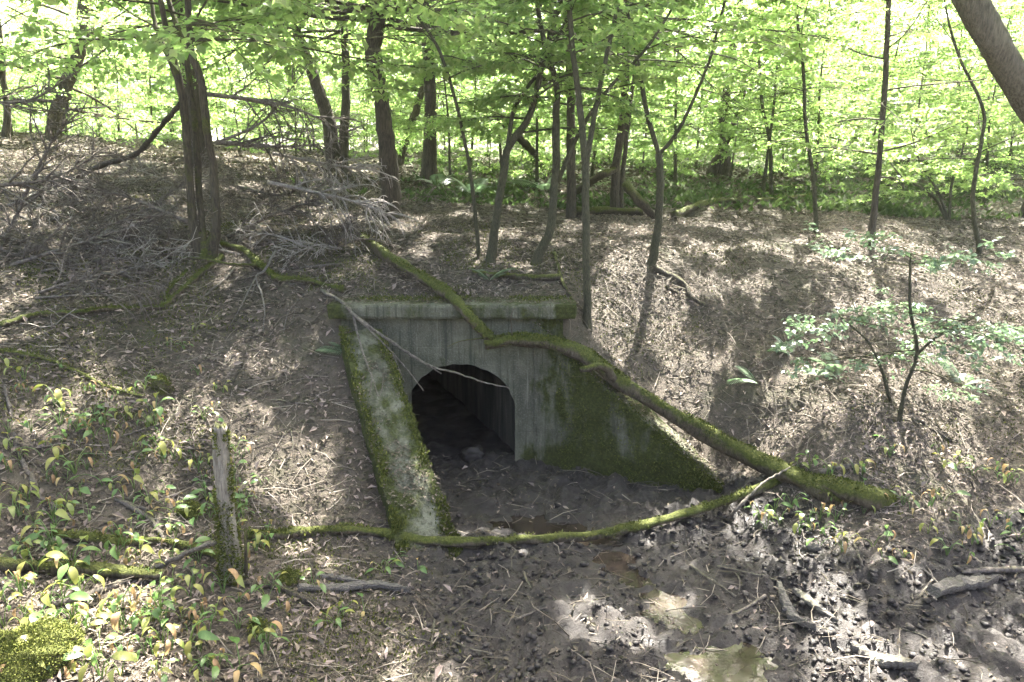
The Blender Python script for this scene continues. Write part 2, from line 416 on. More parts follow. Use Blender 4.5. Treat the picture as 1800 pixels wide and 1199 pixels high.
# ------------------------------------------------------------------ culvert
cul = empty('culvert', (-.65, 8.3, 0), 'small concrete culvert with arched mouth, coping and mossy sloping wing walls', 'culvert')
C0 = np.array([-.65, 8.3, 0])
def cbuild(name, mb, moss, smooth=False, parent=None):
    o = mb.build(name, M['concrete'], parent or cul, smooth); me = o.data
    n = len(me.vertices); co = np.empty(n * 3, np.float32); me.vertices.foreach_get('co', co); co = co.reshape(-1, 3)
    m = np.array([moss(*(p + C0)) for p in co], np.float32)
    a = me.attributes.new('moss', 'FLOAT', 'POINT'); a.data.foreach_set('value', m)
    return o
FY, BY = 8.13, 8.55                    # front and back of the headwall
HX0, HX1, HZ = -2.08, .62, 1.90
OX, OW, OS, OR = -.64, .68, .70, .62   # opening: middle, half width, springing height, rise
arch = [(OX - OW, -.25), (OX - OW, 0.1), (OX - OW, .4)] + [(OX - OW * math.cos(t), OS + OR * math.sin(t)) for t in np.linspace(0, math.pi, 25)] + [(OX + OW, .4), (OX + OW, .1), (OX + OW, -.25)]
arch = np.array(arch); arch[3:-3] += rng.normal(0, .006, (len(arch) - 6, 2))
def headwall():
    mb = MB(); na = len(arch)
    # rays from the arch outwards to the rectangle
    c = np.array([OX, .35]); outer = []
    for (x, z) in arch:
        if z <= 0.1: outer.append((HX0 if x < OX else HX1, z)); continue
        d = np.array([x, z]) - c; t = 1e9
        if d[0] < 0: t = min(t, (HX0 - c[0]) / d[0])
        if d[0] > 0: t = min(t, (HX1 - c[0]) / d[0])
        if d[1] > 0: t = min(t, (HZ - c[1]) / d[1])
        outer.append(tuple(c + d * t))
    outer = np.array(outer); K = 9
    rows = [arch + (outer - arch) * (k / (K - 1)) ** 1.0 for k in range(K)]
    # true corners
    rows[-1][np.argmin(np.hypot(*(rows[-1] - [HX0, HZ]).T))] = (HX0, HZ); rows[-1][np.argmin(np.hypot(*(rows[-1] - [HX1, HZ]).T))] = (HX1, HZ)
    for y, flip in ((FY, False), (BY, True)):
        v = np.array([[p[0], y, p[1]] for r in rows for p in r]) - C0
        idx = np.arange(K - 1)[:, None] * na + np.arange(na - 1)[None]
        q = np.stack([idx, idx + na, idx + na + 1, idx + 1], -1).reshape(-1, 4)
        mb.add(v, q if not flip else q[:, ::-1])
    # edge strips: reveal with a worn chamfer and the outside
    rv = np.array([[[p[0], y, p[1]] for p in arch] for y in (FY, BY)]) - C0
    idx = np.arange(na - 1); mb.add(rv.reshape(-1, 3), np.stack([idx, idx + 1, idx + na + 1, idx + na], -1))
    ov = np.array([[[p[0], y, p[1]] for p in rows[-1]] for y in (FY, BY)]) - C0
    mb.add(ov.reshape(-1, 3), np.stack([idx, idx + na, idx + na + 1, idx + 1], -1))
    return mb
cbuild('headwall', headwall(), lambda x, y, z: -.13 + .28 * float(sstep(-.1, .45, x)) + .10 * float(sstep(.5, 0, z)) + .16 * float(sstep(-1.35, -1.8, x)))
def slab(x0, x1, y0, y1, z0, z1, nx, ny, nz, wob=.012, bev=.02, shape=None):
    """a cast block with its faces divided, edges worn and surface uneven"""
    mb = MB()
    def g(n): return np.concatenate([[0, .5 * bev / 1, ], np.linspace(0, 1, n + 1)[1:-1], []])
    xs, ys, zs = (np.linspace(a, b, k + 1) for a, b, k in ((x0, x1, nx), (y0, y1, ny), (z0, z1, nz)))
    def face(A, B, mk, flip):
        AA, BB = np.meshgrid(A, B); v = mk(AA, BB); na = len(A); nb = len(B)
        ii = np.arange(nb - 1)[:, None] * na + np.arange(na - 1)[None]
        q = np.stack([ii, ii + 1, ii + na + 1, ii + na], -1).reshape(-1, 4)
        mb.add(v.reshape(-1, 3), q[:, ::-1] if flip else q)
    face(xs, ys, lambda a, b: np.stack([a, b, np.full(a.shape, z1)], -1), False)
    face(xs, ys, lambda a, b: np.stack([a, b, np.full(a.shape, z0)], -1), True)
    face(xs, zs, lambda a, b: np.stack([a, np.full(a.shape, y0), b], -1), False)
    face(xs, zs, lambda a, b: np.stack([a, np.full(a.shape, y1), b], -1), True)
    face(ys, zs, lambda a, b: np.stack([np.full(a.shape, x0), a, b], -1), True)
    face(ys, zs, lambda a, b: np.stack([np.full(a.shape, x1), a, b], -1), False)
    v = np.concatenate(mb.v)
    # worn edges: pull corners in, then uneven casting
    for ax, (lo, hi) in enumerate(((x0, x1), (y0, y1), (z0, z1))):
        others = [k for k in range(3) if k != ax]
        rim = np.zeros(len(v), int)
        for k in others:
            l2, h2 = ((x0, x1), (y0, y1), (z0, z1))[k]; rim += (np.abs(v[:, k] - l2) < 1e-6) | (np.abs(v[:, k] - h2) < 1e-6)
        sgn = np.where(np.abs(v[:, ax] - hi) < 1e-6, -1, np.where(np.abs(v[:, ax] - lo) < 1e-6, 1, 0))
        v[:, ax] += sgn * (rim > 0) * bev * (.4 + 1.2 * np.abs(fbm(v[:, (ax + 1) % 3] * 1.0, v[:, (ax + 2) % 3], 6, 3)))
    v = v + wob * np.stack([fbm(v[:, 1], v[:, 2] + v[:, 0], 5, 3), fbm(v[:, 0], v[:, 2] + v[:, 1], 5, 3), fbm(v[:, 0], v[:, 1] + v[:, 2], 5, 3)], -1)
    if shape: v = shape(v)
    mb.v = [v]; return mb
m = slab(-2.22, .78, 8.02, 8.62, 1.903, 2.075, 60, 12, 6); m.v[0] = m.v[0] - C0
cbuild('coping', m, lambda x, y, z: .02 + .22 * float(sstep(2.04, 2.08, z)) * float(sstep(8.15, 8.5, y)) + .2 * float(sstep(-1.9, -2.1, x)) + .22 * float(sstep(.45, .7, x)))
# left wing: runs forward and inward, its top falling towards the mud
LW = np.array([(-1.60, 8.125, 1.84), (-1.08, 7.1, 1.02), (-.72, 6.40, .44), (-.60, 6.17, .20), (-.52, 6.02, .07), (-.45, 5.88, -.03)])
def lw_shape(v):   # v: x = along 0..1, y = across 0..1 (0 = inner edge), z = 0..1 (1 = top)
    p = spline(LW, 200); k = np.clip(v[:, 0] * 199, 0, 199); i0 = np.floor(k).astype(int); i1 = np.minimum(i0 + 1, 199); f = (k - i0)[:, None]
    c = p[i0] * (1 - f) + p[i1] * f; th = .50 + .14 * v[:, 0]
    nrmv = np.array([-.89, -.455])
    out = np.empty_like(v); out[:, :2] = c[:, :2] + nrmv * (v[:, 1] * th)[:, None]
    out[:, 2] = np.where(v[:, 2] > -.01, -.4 + v[:, 2] * (c[:, 2] + .4) - .03 * v[:, 1], 0)
    n = fbm(out[:, 0] * 1.0 + out[:, 2] * .7, out[:, 1], 7, 3)
    out[:, 2] += .03 * n * (v[:, 2] > .9); out[:, 0] += .03 * fbm(out[:, 1], out[:, 2], 6, 3)
    return out
m = slab(0, 1, 0, 1, 0, 1, 70, 10, 14, .0, .02, lw_shape); m.v[0] = m.v[0] - C0
LWP = spline(LW, 60)
def lw_moss(x, y, z):
    k = np.argmin(np.abs(LWP[:, 1] - y)); across = (LWP[k, 0] - x) / .62
    e = max(float(sstep(.28, .0, across)), float(sstep(.68, 1.0, across)))
    return .05 + .28 * e
cbuild('wing_wall', m, lw_moss)
# right wing: splayed out to the right
RW = np.array([(.24, 8.13, 1.86), (.95, 7.80, 1.27), (1.95, 7.345, .47), (2.35, 7.16, .17), (2.62, 7.04, .02)])
def rw_shape(v):
    p = spline(RW, 200); k = np.clip(v[:, 0] * 199, 0, 199); i0 = np.floor(k).astype(int); i1 = np.minimum(i0 + 1, 199); f = (k - i0)[:, None]
    c = p[i0] * (1 - f) + p[i1] * f
    out = np.empty_like(v); out[:, :2] = c[:, :2] + np.array([.415, .91]) * (v[:, 1] * .40)[:, None]
    out[:, 2] = -.4 + v[:, 2] * (c[:, 2] + .4)
    out[:, :2] += (.03 * fbm(out[:, 0] + out[:, 1], out[:, 2], 4, 4))[:, None] * np.array([.415, .91])
    out[:, 2] += .03 * fbm(out[:, 0], out[:, 1], 7, 3) * (v[:, 2] > .9)
    return out
m = slab(0, 1, 0, 1, 0, 1, 70, 8, 40, .0, .02, rw_shape); m.v[0] = m.v[0] - C0
cbuild('wing_wall', m, lambda x, y, z: -.05 + .19 * float(sstep(.1, .6, x)) + .10 * float(sstep(.5, .1, z)))
# barrel running back into the bank, skewed to the left
mb = MB(); AX = np.array([-.42, 1.0]); ns = 14; na = len(arch)
v = np.array([[[p[0] + AX[0] * s, BY - .01 + AX[1] * s, p[1] - .015 * s] for p in arch] for s in np.linspace(0, 7, ns)]) - C0
ii = np.arange(ns - 1)[:, None] * na + np.arange(na - 1)[None]
mb.add(v.reshape(-1, 3), np.stack([ii, ii + 1, ii + na + 1, ii + na], -1).reshape(-1, 4))
endc = v[-1]; mb.add(np.vstack([endc, endc.mean(0)]), None, np.stack([np.arange(na - 1), np.arange(1, na), np.full(na - 1, na)], -1))
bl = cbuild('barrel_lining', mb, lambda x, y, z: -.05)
nb = N('shade_painted_concrete'); cb = nb.pos(); colb = nb.ramp(nb.noise(cb, 2.5, 6, .6, (2.5, 2.5, .3)), [(.35, (.022, .022, .018)), (.55, (.06, .06, .048)), (.75, (.12, .118, .092))]); nb.bump(nb.noise(cb, 30, 4, .7), .5, .02)  # concrete colour darkened to deepen the shade inside the barrel
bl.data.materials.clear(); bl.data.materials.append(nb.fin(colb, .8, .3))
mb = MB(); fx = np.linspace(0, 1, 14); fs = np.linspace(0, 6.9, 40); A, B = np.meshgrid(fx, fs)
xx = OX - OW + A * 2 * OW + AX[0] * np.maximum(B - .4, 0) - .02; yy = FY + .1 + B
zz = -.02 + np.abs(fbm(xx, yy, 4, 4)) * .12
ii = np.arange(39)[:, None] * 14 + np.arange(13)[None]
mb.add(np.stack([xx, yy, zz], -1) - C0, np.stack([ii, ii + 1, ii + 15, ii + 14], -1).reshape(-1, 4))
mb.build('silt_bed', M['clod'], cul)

# moss fuzz: short blades on given surface points
def fuzz(mb, pts, nor, size=.022, jitter=.006):
    n = len(pts); d = unit(nor + rng.normal(0, .55, (n, 3))); s = unit(rng.normal(0, 1, (n, 3)))
    L = size * (.5 + rng.random(n)); W = L * .5
    leaves(mb, pts + rng.normal(0, jitter, (n, 3)), d, s, L, W, np.clip(rng.normal(.45, .25, n), 0, 1), .05)
mb = MB()
for off, sg in ((0.0, 1), (1.0, -1)):
    n = 6500; u = rng.random(n) ** 1.1; a_ = np.clip(off + sg * np.abs(rng.normal(0, .10, n)), -.02, 1.02); zz = 1 - np.abs(rng.normal(0, .06, n)) * (rng.random(n) < .5)
    keepm = fbm(u * 6, a_ * 1.0, 1.6, 3) > -.12
    p = lw_shape(np.stack([u, a_, zz], -1)[keepm]); fuzz(mb, p - C0, np.array([0, 0, 1.]), .03)
n = 5200; u = rng.random(n); zz = 1 - np.abs(rng.normal(0, .05, n)); a_ = np.clip(np.abs(rng.normal(0, .12, n)), 0, 1)
p = rw_shape(np.stack([u, a_, zz], -1)); fuzz(mb, p - C0, np.array([-.2, -.6, .7]), .028)
n = 9000; u = .12 + .88 * rng.random(n) ** .9; zz = rng.random(n); a_ = np.zeros(n); p = rw_shape(np.stack([u, a_, zz], -1))
k = fbm(p[:, 0] * 1.5, p[:, 2] * .6, 2.4, 3) + .25 * sstep(.2, .8, p[:, 0]) > .1
fuzz(mb, p[k] - C0, np.array([-.4, -.9, .0]), .026)
n = 3500; p = np.stack([rng.uniform(-2.2, .76, n), rng.uniform(8.1, 8.6, n), np.full(n, 2.07)], -1)
k = (fbm(p[:, 0], p[:, 1], 1.7, 3) + .3 * sstep(8.2, 8.6, p[:, 1])) > .12
fuzz(mb, p[k] - C0, np.array([0, 0, 1.]), .03)
o = mb.build('moss', M['moss'], cul, False); o['kind'] = 'stuff'

# ------------------------------------------------------------------ trees
def limb(p0, d0, L, n=6, curve=.0, wob=.12):
    """points of one bending limb"""
    d = unit(d0); pts = [np.array(p0, float)]
    for k in range(n - 1):
        d = unit(d + np.array([0, 0, curve / n]) + rng.normal(0, wob / math.sqrt(n), 3))
        pts.append(pts[-1] + d * L / (n - 1))
    return np.array(pts)
SUNV = np.array([math.sin(SUN_AZ) * math.cos(SUN_EL), math.cos(SUN_AZ) * math.cos(SUN_EL), math.sin(SUN_EL)])
def sun_gap_keep(p):  # leaf gaps shaped to set the light on the ground
    """leaves are dropped along the sun line, cutting gaps that place the sun patches"""
    g = p - SUNV * ((p[:, 2] - 1.5) / SUNV[2])[:, None]; h = base_h(g[:, 0], g[:, 1]); g = p - SUNV * ((p[:, 2] - h) / SUNV[2])[:, None]
    x, y = g[:, 0], g[:, 1]; f = fbm(x + 3.7, y * .85 + 1.9, 2.0, 3) + .25 * vnoise(x, y, .4)
    T = .085 - .12 * sstep(.6, 2.0, x) * sstep(6.5, 8, y) + .07 * sstep(6.4, 5.4, y) * sstep(-1.4, -.6, x) + .10 * sstep(-2, -4, x) * sstep(8, 9, y)
    T = np.where((x > -2.3) & (x < .9) & (y > 7.2) & (y < 8.9), .5, T)
    for a, b, r in ((.4, 6.5, .55), (1.35, 5.2, .35), (.75, 4.7, .42), (-3.6, 4.4, .4), (-3.0, 3.95, .55)): f = np.where((x - a) ** 2 + ((y - b) * 1.6) ** 2 < r * r * (1 + f), 1., f)  # extra openings cut so sun reaches puddles, mud and corner hump
    return f < T
class Foliage:
    def __init__(s): s.a = []; s.b = []
    def leaves(s, mb, per, size, flat=.35, droop=.25, fill=1.0, clump=-9, cs=.6, world=None):
        A = np.array(s.a); B = np.array(s.b); T = len(A)
        if T == 0: return
        if clump > -1:
            mid = (A + B) / 2; off = rng.random(2) * 40
            k = fbm(mid[:, 0] * 1.0 + mid[:, 2] * .8 + off[0], mid[:, 1] - mid[:, 2] * .6 + off[1], cs, 2) > clump; A = A[k]; B = B[k]; T = len(A)
        u = (np.arange(per) + .6) / per
        p = A[:, None] + (B - A)[:, None] * u[None, :, None] + rng.normal(0, .012, (T, per, 3))
        d = unit(B - A)[:, None].repeat(per, 1)
        up = unit(np.array([0, 0, 1.]) + rng.normal(0, flat, (T, 1, 3)).repeat(per, 1))
        side = unit(np.cross(d, up)) * np.where(np.arange(per) % 2, 1., -1.)[None, :, None]
        ld = unit(d * .55 + side * (.9 + .0 * u[None, :, None]) + rng.normal(0, .25, (T, per, 3)) - np.array([0, 0, droop]))
        nor = unit(up + rng.normal(0, flat, (T, per, 3)))
        p, ld, nor = (x.reshape(-1, 3) for x in (p, ld, nor)); n = len(p)
        if fill < 1: k = rng.random(n) < fill; p, ld, nor = p[k], ld[k], nor[k]; n = len(p)
        if world is not None: k = sun_gap_keep(p + np.asarray(world)); p, ld, nor = p[k], ld[k], nor[k]; n = len(p)
        L = size * (.65 + .6 * rng.random(n))
        leaves(mb, p, ld, nor, L, L * (.62 + .14 * rng.random(n)), np.clip(rng.normal(.5, .22, n), 0, 1))
def branch(W, Fo, p0, az, el, L, r, subs=7, sub_len=.42, twigs=3, curve=-.2, sides=4):
    d0 = np.array([math.cos(az) * math.cos(el), math.sin(az) * math.cos(el), math.sin(el)])
    b = limb(p0, d0, L, 6, curve, .22); tube(W, b, np.linspace(r, r * .2 + .002, 6), sides, 0, .5, False)
    for k in range(subs):
        u = .22 + .78 * (k + rng.random() * .6) / subs; u = min(u, .99)
        i0 = min(int(u * 5), 4); q = b[i0] + (b[i0 + 1] - b[i0]) * (u * 5 - i0); dd = unit(b[i0 + 1] - b[i0])
        s = unit(np.cross(dd, [0, 0, 1])) * (1 if k % 2 else -1)
        sd = unit(dd * .7 + s * (.8 + .3 * rng.random()) + np.array([0, 0, rng.normal(.02, .18)]))
        sl = L * sub_len * (1.05 - .6 * u) * (.7 + .6 * rng.random())
        sb = limb(q, sd, sl, 4, -.25, .2); tube(W, sb, np.linspace(r * .35 + .0015, .002, 4), 3, 0, .5, False)
        Fo.a.append(sb[1]); Fo.b.append(sb[3] + (sb[3] - sb[2]) * .15)
        for t in range(twigs):
            w = .25 + .7 * (t + rng.random()) / twigs; j = min(int(w * 3), 2); qq = sb[j] + (sb[j + 1] - sb[j]) * (w * 3 - j)
            s2 = unit(np.cross(sd, [0, 0, 1])) * (1 if t % 2 else -1)
            td = unit(sd * .6 + s2 * .8 + rng.normal(0, .18, 3)); tl = min(.55, sl * (.35 + .35 * rng.random()))
            Fo.a.append(qq); Fo.b.append(qq + td * tl + np.array([0, 0, -.06 * tl]))
    Fo.a.append(b[4]); Fo.b.append(b[5])
def crown_on(path, W, Fo, n, L, u0, r, subs=7, twigs=3, el=(.05, .7), azr=None, upc=-.2):
    path = np.asarray(path); m = len(path)
    for k in range(n):
        u = u0 + (1 - u0) * ((k + rng.random()) / n); i0 = min(int(u * (m - 1)), m - 2)
        p = path[i0] + (path[i0 + 1] - path[i0]) * (u * (m - 1) - i0)
        az = k * 2.4 + rng.random() * .9 if azr is None else rng.uniform(*azr)
        w = (u - u0) / (1 - u0 + 1e-6); ll = L * (.6 + .55 * math.sin(math.pi * min(.25 + .75 * w, 1))) * (.7 + .5 * rng.random())
        branch(W, Fo, p, az, el[0] + (el[1] - el[0]) * w + rng.normal(0, .12), ll, r * (1 - .5 * w), subs, .42, twigs, upc)

BARKS = {'thin': 'bark_thin', 'grey': 'bark', 'moss': 'bark_moss'}
def tree(name, label, stems, bark='thin', crown=None, group=None, leafm='leaf', cat='tree', sides=9, lump=.10):
    """stems: (pixel path, radius at the foot in pixels, radius at the top, metres added above the last point, depth drift)"""
    base = G(*stems[0][0][0][:2]); Y0 = base[1]
    t = empty(name, base, label, cat, group); W = MB(); B = MB(); Fo = Foliage(); Lf = MB()
    for si, (pts, r0, r1, ext, *dr) in enumerate(stems):
        drift = dr[0] if dr else 0.0
        w = [P(p[0], p[1], Y0 + (p[2] if len(p) > 2 else drift * k / max(1, len(pts) - 1))) for k, p in enumerate(pts)]
        if si == 0 or pts[0][1] == stems[0][0][0][1]:
            g = np.array([w[0][0], w[0][1], H(w[0][0], w[0][1]) - .35]); w[0] = g + [0, 0, .35]; w = [g] + w
        d = unit(w[-1] - w[-2])
        if ext:
            d = unit(d + [0, 0, .35]); w.append(w[-1] + d * ext * .5); d = unit(d + [0, 0, .3] + rng.normal(0, .15, 3)); w.append(w[-1] + d * ext * .5)
        n = max(10, len(w) * 5); path = spline(w, n)
        npx = n * (1 - (2 / len(w) if ext else 0)); s = Y0 / F
        rad = np.interp(np.arange(n), [0, npx, n], [r0 * s, r1 * s, r1 * s * (.25 if ext else 1)])
        if si == 0 or pts[0][1] == stems[0][0][0][1]:
            hgt = path[:, 2] - path[0, 2]; rad = rad * (1 + .5 * np.exp(-np.maximum(hgt - .1, 0) / (.10 + 3 * r0 * s)))
        path = path + rng.normal(0, 1, path.shape) * rad[:, None] * .10
        tube(W, path - base, rad, sides if r0 > 6 else 7, lump)
        if crown and ext:
            B = MB(); c = dict(n=10, L=1.6, u0=.45, subs=7, twigs=3, per=8, size=.085, el=(.0, .7)); c.update(crown)
            crown_on(path - base, B, Fo, int(c['n'] * (1 if si == 0 else .7)), c['L'], c['u0'], .3 * r1 * s + .006, c['subs'], c['twigs'], c['el'], c.get('azr'))
            B.build('branches', M[BARKS[bark]], t)
    W.build('trunk', M[BARKS[bark]], t)
    if crown:
        Fo.leaves(Lf, c['per'], c['size'], world=base if c['L'] > 1.1 else None); Lf.build('crown', M[leafm], t, False)
    return t

# --- the trees one can point to
tree('multi_stemmed_tree', 'three-stemmed mossy tree rooted beside the brush on the left bank', [
    ([(352, 455), (340, 395), (331, 267), (320, 167), (300, 83), (283, 5)], 9, 4.5, 6),
    ([(362, 455), (350, 330), (343, 220), (330, 117), (316, 55), (297, 3)], 6.5, 4, 5, .5),
    ([(374, 455), (380, 395), (376, 300), (363, 233), (355, 150), (335, 83), (330, 0)], 8, 5, 6, -.2),
    ([(322, 180), (305, 120), (278, 60), (266, 5)], 6, 3, 3, .3),
    ([(363, 455), (362, 436), (352, 408)], 13, 5, 0, .02), ([(367, 455), (368, 436), (376, 410)], 12, 5, 0, .02)], 'moss', dict(n=20, L=3.2, u0=.68, size=.12, per=9, subs=9, twigs=4), lump=.16)
tree('curved_tree', 'dark curving tree standing alone on the crest at far left', [([(95, 250), (103, 195), (122, 140), (143, 80), (148, 0)], 11, 9, 8)], 'grey', dict(n=24, L=3.4, u0=.3, size=.12, twigs=4))
tree('leaning_tree', 'short stub of a tree at the left edge of the picture', [([(10, 245), (14, 200), (8, 160), (2, 90), (-8, 0)], 6, 4, 6)], 'grey', dict(n=10, L=2.5, u0=.3))
tree('thick_tree', 'thickest upright trunk with furrowed bark above the culvert, mossy at its foot', [
    ([(688, 382), (684, 300), (677, 220), (667, 150), (656, 90), (663, 20), (672, -30)], 14.5, 12, 7)], 'grey', dict(n=36, L=4.0, u0=.62, subs=10, twigs=5, per=9, size=.13), sides=16, lump=.16)
tree('twin_trunk_tree', 'broad twin-trunked tree behind the brush, left trunk leaning left', [
    ([(588, 305), (580, 230), (562, 165), (538, 100), (520, 40), (508, 0)], 13, 6, 7),
    ([(604, 305), (606, 200), (607, 100), (602, 0)], 8, 6, 8, .4)], 'grey', dict(n=36, L=4.0, u0=.58, subs=10, twigs=5, per=9, size=.13))
tree('leaning_tree', 'slim trunk leaning right just behind the thickest trunk', [([(700, 292), (722, 222), (745, 150), (765, 90), (792, 0)], 7, 4.5, 6)], 'grey', dict(n=22, L=3.2, u0=.4, size=.12, twigs=4))
tree('sapling', 'thinnest sapling leaning left, above the middle of the coping', [([(842, 452), (833, 355), (822, 275), (800, 175), (770, 85), (718, 0)], 4, 2.2, 2.5)], 'thin', dict(n=12, L=1.2, u0=.45))
tree('forked_tree', 'forked slender tree leaning right above the right half of the coping', [
    ([(862, 462), (874, 375), (886, 305), (893, 262), (930, 205), (953, 115), (978, 25), (988, -20)], 8, 4, 4),
    ([(892, 265), (903, 195), (930, 150), (958, 110)], 4, 2.5, 1.5, .3)], 'thin', dict(n=16, L=1.5, u0=.45))
tree('crooked_tree', 'crooked dark slender tree with a long branch rising right', [
    ([(940, 464), (966, 405), (976, 310), (978, 200), (979, 155), (965, 100), (950, 40)], 9, 3.5, 3.5),
    ([(980, 320), (1017, 235), (1067, 160), (1120, 103), (1155, 58)], 4, 2, 1.2, -.3)], 'thin', dict(n=15, L=1.4, u0=.45))
tree('slender_tree', 'slender pale tree growing at the right end of the coping', [
    ([(1033, 572), (1029, 400), (1029, 300), (1021, 200), (1007, 90), (1001, 0)], 8, 4, 4),
    ([(1030, 290), (1045, 200), (1066, 100), (1087, 0)], 5, 3.5, 4, .4)], 'thin', dict(n=15, L=1.4, u0=.55))
tree('forked_sapling', 'y-forked sapling on the slope right of the culvert, roots exposed', [
    ([(1146, 464), (1156, 400), (1161, 330), (1158, 270)], 8, 5.5, 0),
    ([(1158, 272), (1138, 205), (1128, 150), (1112, 60), (1098, -5)], 4.5, 2.5, 3, .2),
    ([(1158, 272), (1186, 240), (1212, 190), (1245, 112), (1262, 50)], 3.5, 2, 2, -.2)], 'thin', dict(n=13, L=1.3, u0=.55))
tree('sapling', 'slim straight sapling left of the darkest sapling on the right slope', [([(1435, 412), (1429, 310), (1416, 222), (1412, 125), (1402, 32)], 4.5, 2, 2)], 'thin', dict(n=14, L=1.3, u0=.3))
tree('sapling', 'darkest and tallest of the thin saplings on the right slope', [([(1530, 434), (1540, 335), (1549, 240), (1557, 130), (1563, -5)], 6, 4, 4)], 'grey', dict(n=16, L=1.5, u0=.3))
tree('sapling', 'short thin sapling at the far edge of the right slope', [([(1356, 349), (1353, 252), (1340, 185), (1335, 120)], 4, 2, 1)], 'thin', dict(n=12, L=1.4, u0=.3))
tree('sapling', 'bent thin sapling nearest the right edge of the picture', [([(1722, 447), (1710, 350), (1723, 262), (1728, 192), (1686, 100)], 4.5, 2, 1.5)], 'thin', dict(n=14, L=1.3, u0=.3))
tree('bush', 'leafy many-stemmed bush low on the right slope', [([(1665, 388), (1650, 340), (1620, 290)], 3, 1.5, .8), ([(1669, 388), (1672, 330), (1690, 270)], 3, 1.5, .8), ([(1661, 388), (1640, 345), (1585, 310)], 2.5, 1.5, .5)], 'thin', dict(n=9, L=1.1, u0=.25), cat='bush')
tree('forked_tree', 'dark tree with two crossing trunks far behind the right slope', [
    ([(1274, 307), (1273, 250), (1272, 195), (1282, 130)], 10, 6, 7), ([(1250, 307), (1268, 265), (1290, 215), (1310, 150)], 8, 4, 3, -.3)], 'grey', dict(n=30, L=3.8, u0=.4, size=.13, subs=9, twigs=4))
tree('twin_trunk_tree', 'pale twin-trunked tree standing among the fallen logs', [
    ([(1080, 374), (1084, 290), (1097, 185), (1099, 60), (1100, -10)], 8, 5, 6), ([(1090, 374), (1096, 290), (1106, 200), (1120, 90)], 5, 3, 3, .5)], 'grey', dict(n=36, L=4.0, u0=.62, subs=10, twigs=5, per=9, size=.13))
tree('straight_tree', 'straight grey trunk half hidden behind the slender pale tree', [([(1006, 382), (1004, 240), (1002, 100), (1000, -10)], 8, 7, 7)], 'grey', dict(n=36, L=4.0, u0=.62, subs=10, twigs=5, per=9, size=.13))

# the big trunk that leans in from the right edge, its foot outside the picture
bx, by = 7.4, 7.4
bz = H(bx, by); t = empty('leaning_tree', (bx, by, bz), 'large mossy trunk leaning in across the upper right corner', 'tree')
W = MB(); o0 = np.array([bx, by, bz])
pth = spline([np.array([bx + .1, by, bz - .2]), np.array([bx - .25, by, bz + .9]), P(1800, 165, 7.3), P(1740, 62, 7.2), P(1700, -8, 7.2), P(1640, -120, 7.3), P(1600, -330, 7.6), P(1590, -560, 8)], 40)
tube(W, pth - o0, np.interp(np.arange(40), [0, 3, 39], [.25, .155, .10]), 18, .14)
W.build('trunk', M['bark_pale'], t)
B = MB(); Fo = Foliage(); Lf = MB(); crown_on(pth - o0, B, Fo, 26, 3.0, .74, .03, 9, 4, (.15, .8))
B.build('branches', M['bark'], t); Fo.leaves(Lf, 10, .125, world=o0); Lf.build('crown', M['leaf'], t, False)

LAND = [(-9, -.60, 'far left behind the curved tree'), (-.60, -.40, 'behind the three-stemmed tree'), (-.40, -.24, 'behind the brush and twin-trunked tree'), (-.24, -.10, 'behind the thickest trunk'),
        (-.10, .04, 'behind the forked slender trees'), (.04, .16, 'behind the slender pale tree'), (.16, .27, 'behind the y-forked sapling'), (.27, .42, 'behind the crossing trunks'), (.42, .58, 'behind the tall dark sapling'), (.58, 9, 'at the right edge behind the bent sapling')]
def where(x, y):
    for a, b, t in LAND:
        if a <= x / y < b: return t
def dist(y): return 'nearest' if y < 18 else 'middle-distance' if y < 27 else 'distant'
# --- generic trees: a few models, copied
def model(name, hgt, r, n, L, u0, size, per, subs, twigs, lean=.06, bark='grey', leafm='leaf', el=(0, .7), sides=8, world=None):
    t = empty(name, (0, 0, 0)); W = MB(); B = MB(); Fo = Foliage(); Lf = MB()
    p = [np.array([0, 0, -.25])]; d = unit([rng.normal(0, lean), rng.normal(0, lean), 1])
    for k in range(7): p.append(p[-1] + d * hgt / 7); d = unit(d + rng.normal(0, lean, 3) + [0, 0, .12])
    path = spline(p, 30); rad = r * np.linspace(1, .18, 30) * (1 + .5 * np.exp(-np.maximum(path[:, 2], 0) / .35))
    tube(W, path, rad, sides, .1)
    crown_on(path, B, Fo, n, L, u0, r * .3, subs, twigs, el); Fo.leaves(Lf, per, size, clump=-9 if world else .0 if hgt > 9 else -.25, cs=.45 if hgt > 9 else .7, world=world)
    W.build('trunk', M[BARKS[bark]], t); B.build('branches', M[BARKS[bark]], t); Lf.build('crown', M[leafm], t, False)
    return t
def place(proto, used, x, y, rz, s, label, cat, group, nm=None):
    t = proto if not used.get(proto.name) else copy_tree(proto)
    used[proto.name] = 1
    t.location = (x, y, H(x, y)); t.rotation_euler = (0, 0, rz); t.scale = (s, s, s); tag(t, label, cat, group); return t
used = {}
big = [model('tall_tree', 17, .2, 40, 4.2, .28, .105, 12, 10, 4) for k in range(3)]
under = [model('young_tree', 5.5, .035, 30, 1.9, .24, .072, 12, 8, 3, .07, 'thin', el=(-.1, .6)) for k in range(4)]
shrub = [model('shrub', 2.3, .018, 22, 1.1, .06, .085, 8, 6, 3, .12, 'thin', el=(-.05, .6), sides=5) for k in range(2)]
def big_at(x, y, s):
    return model('tall_tree', 17 * s, .2 * s, 44, 4.3 * s, .34, .13, 9, 10, 5, world=(x, y, H(x, y)))
ROOF = []
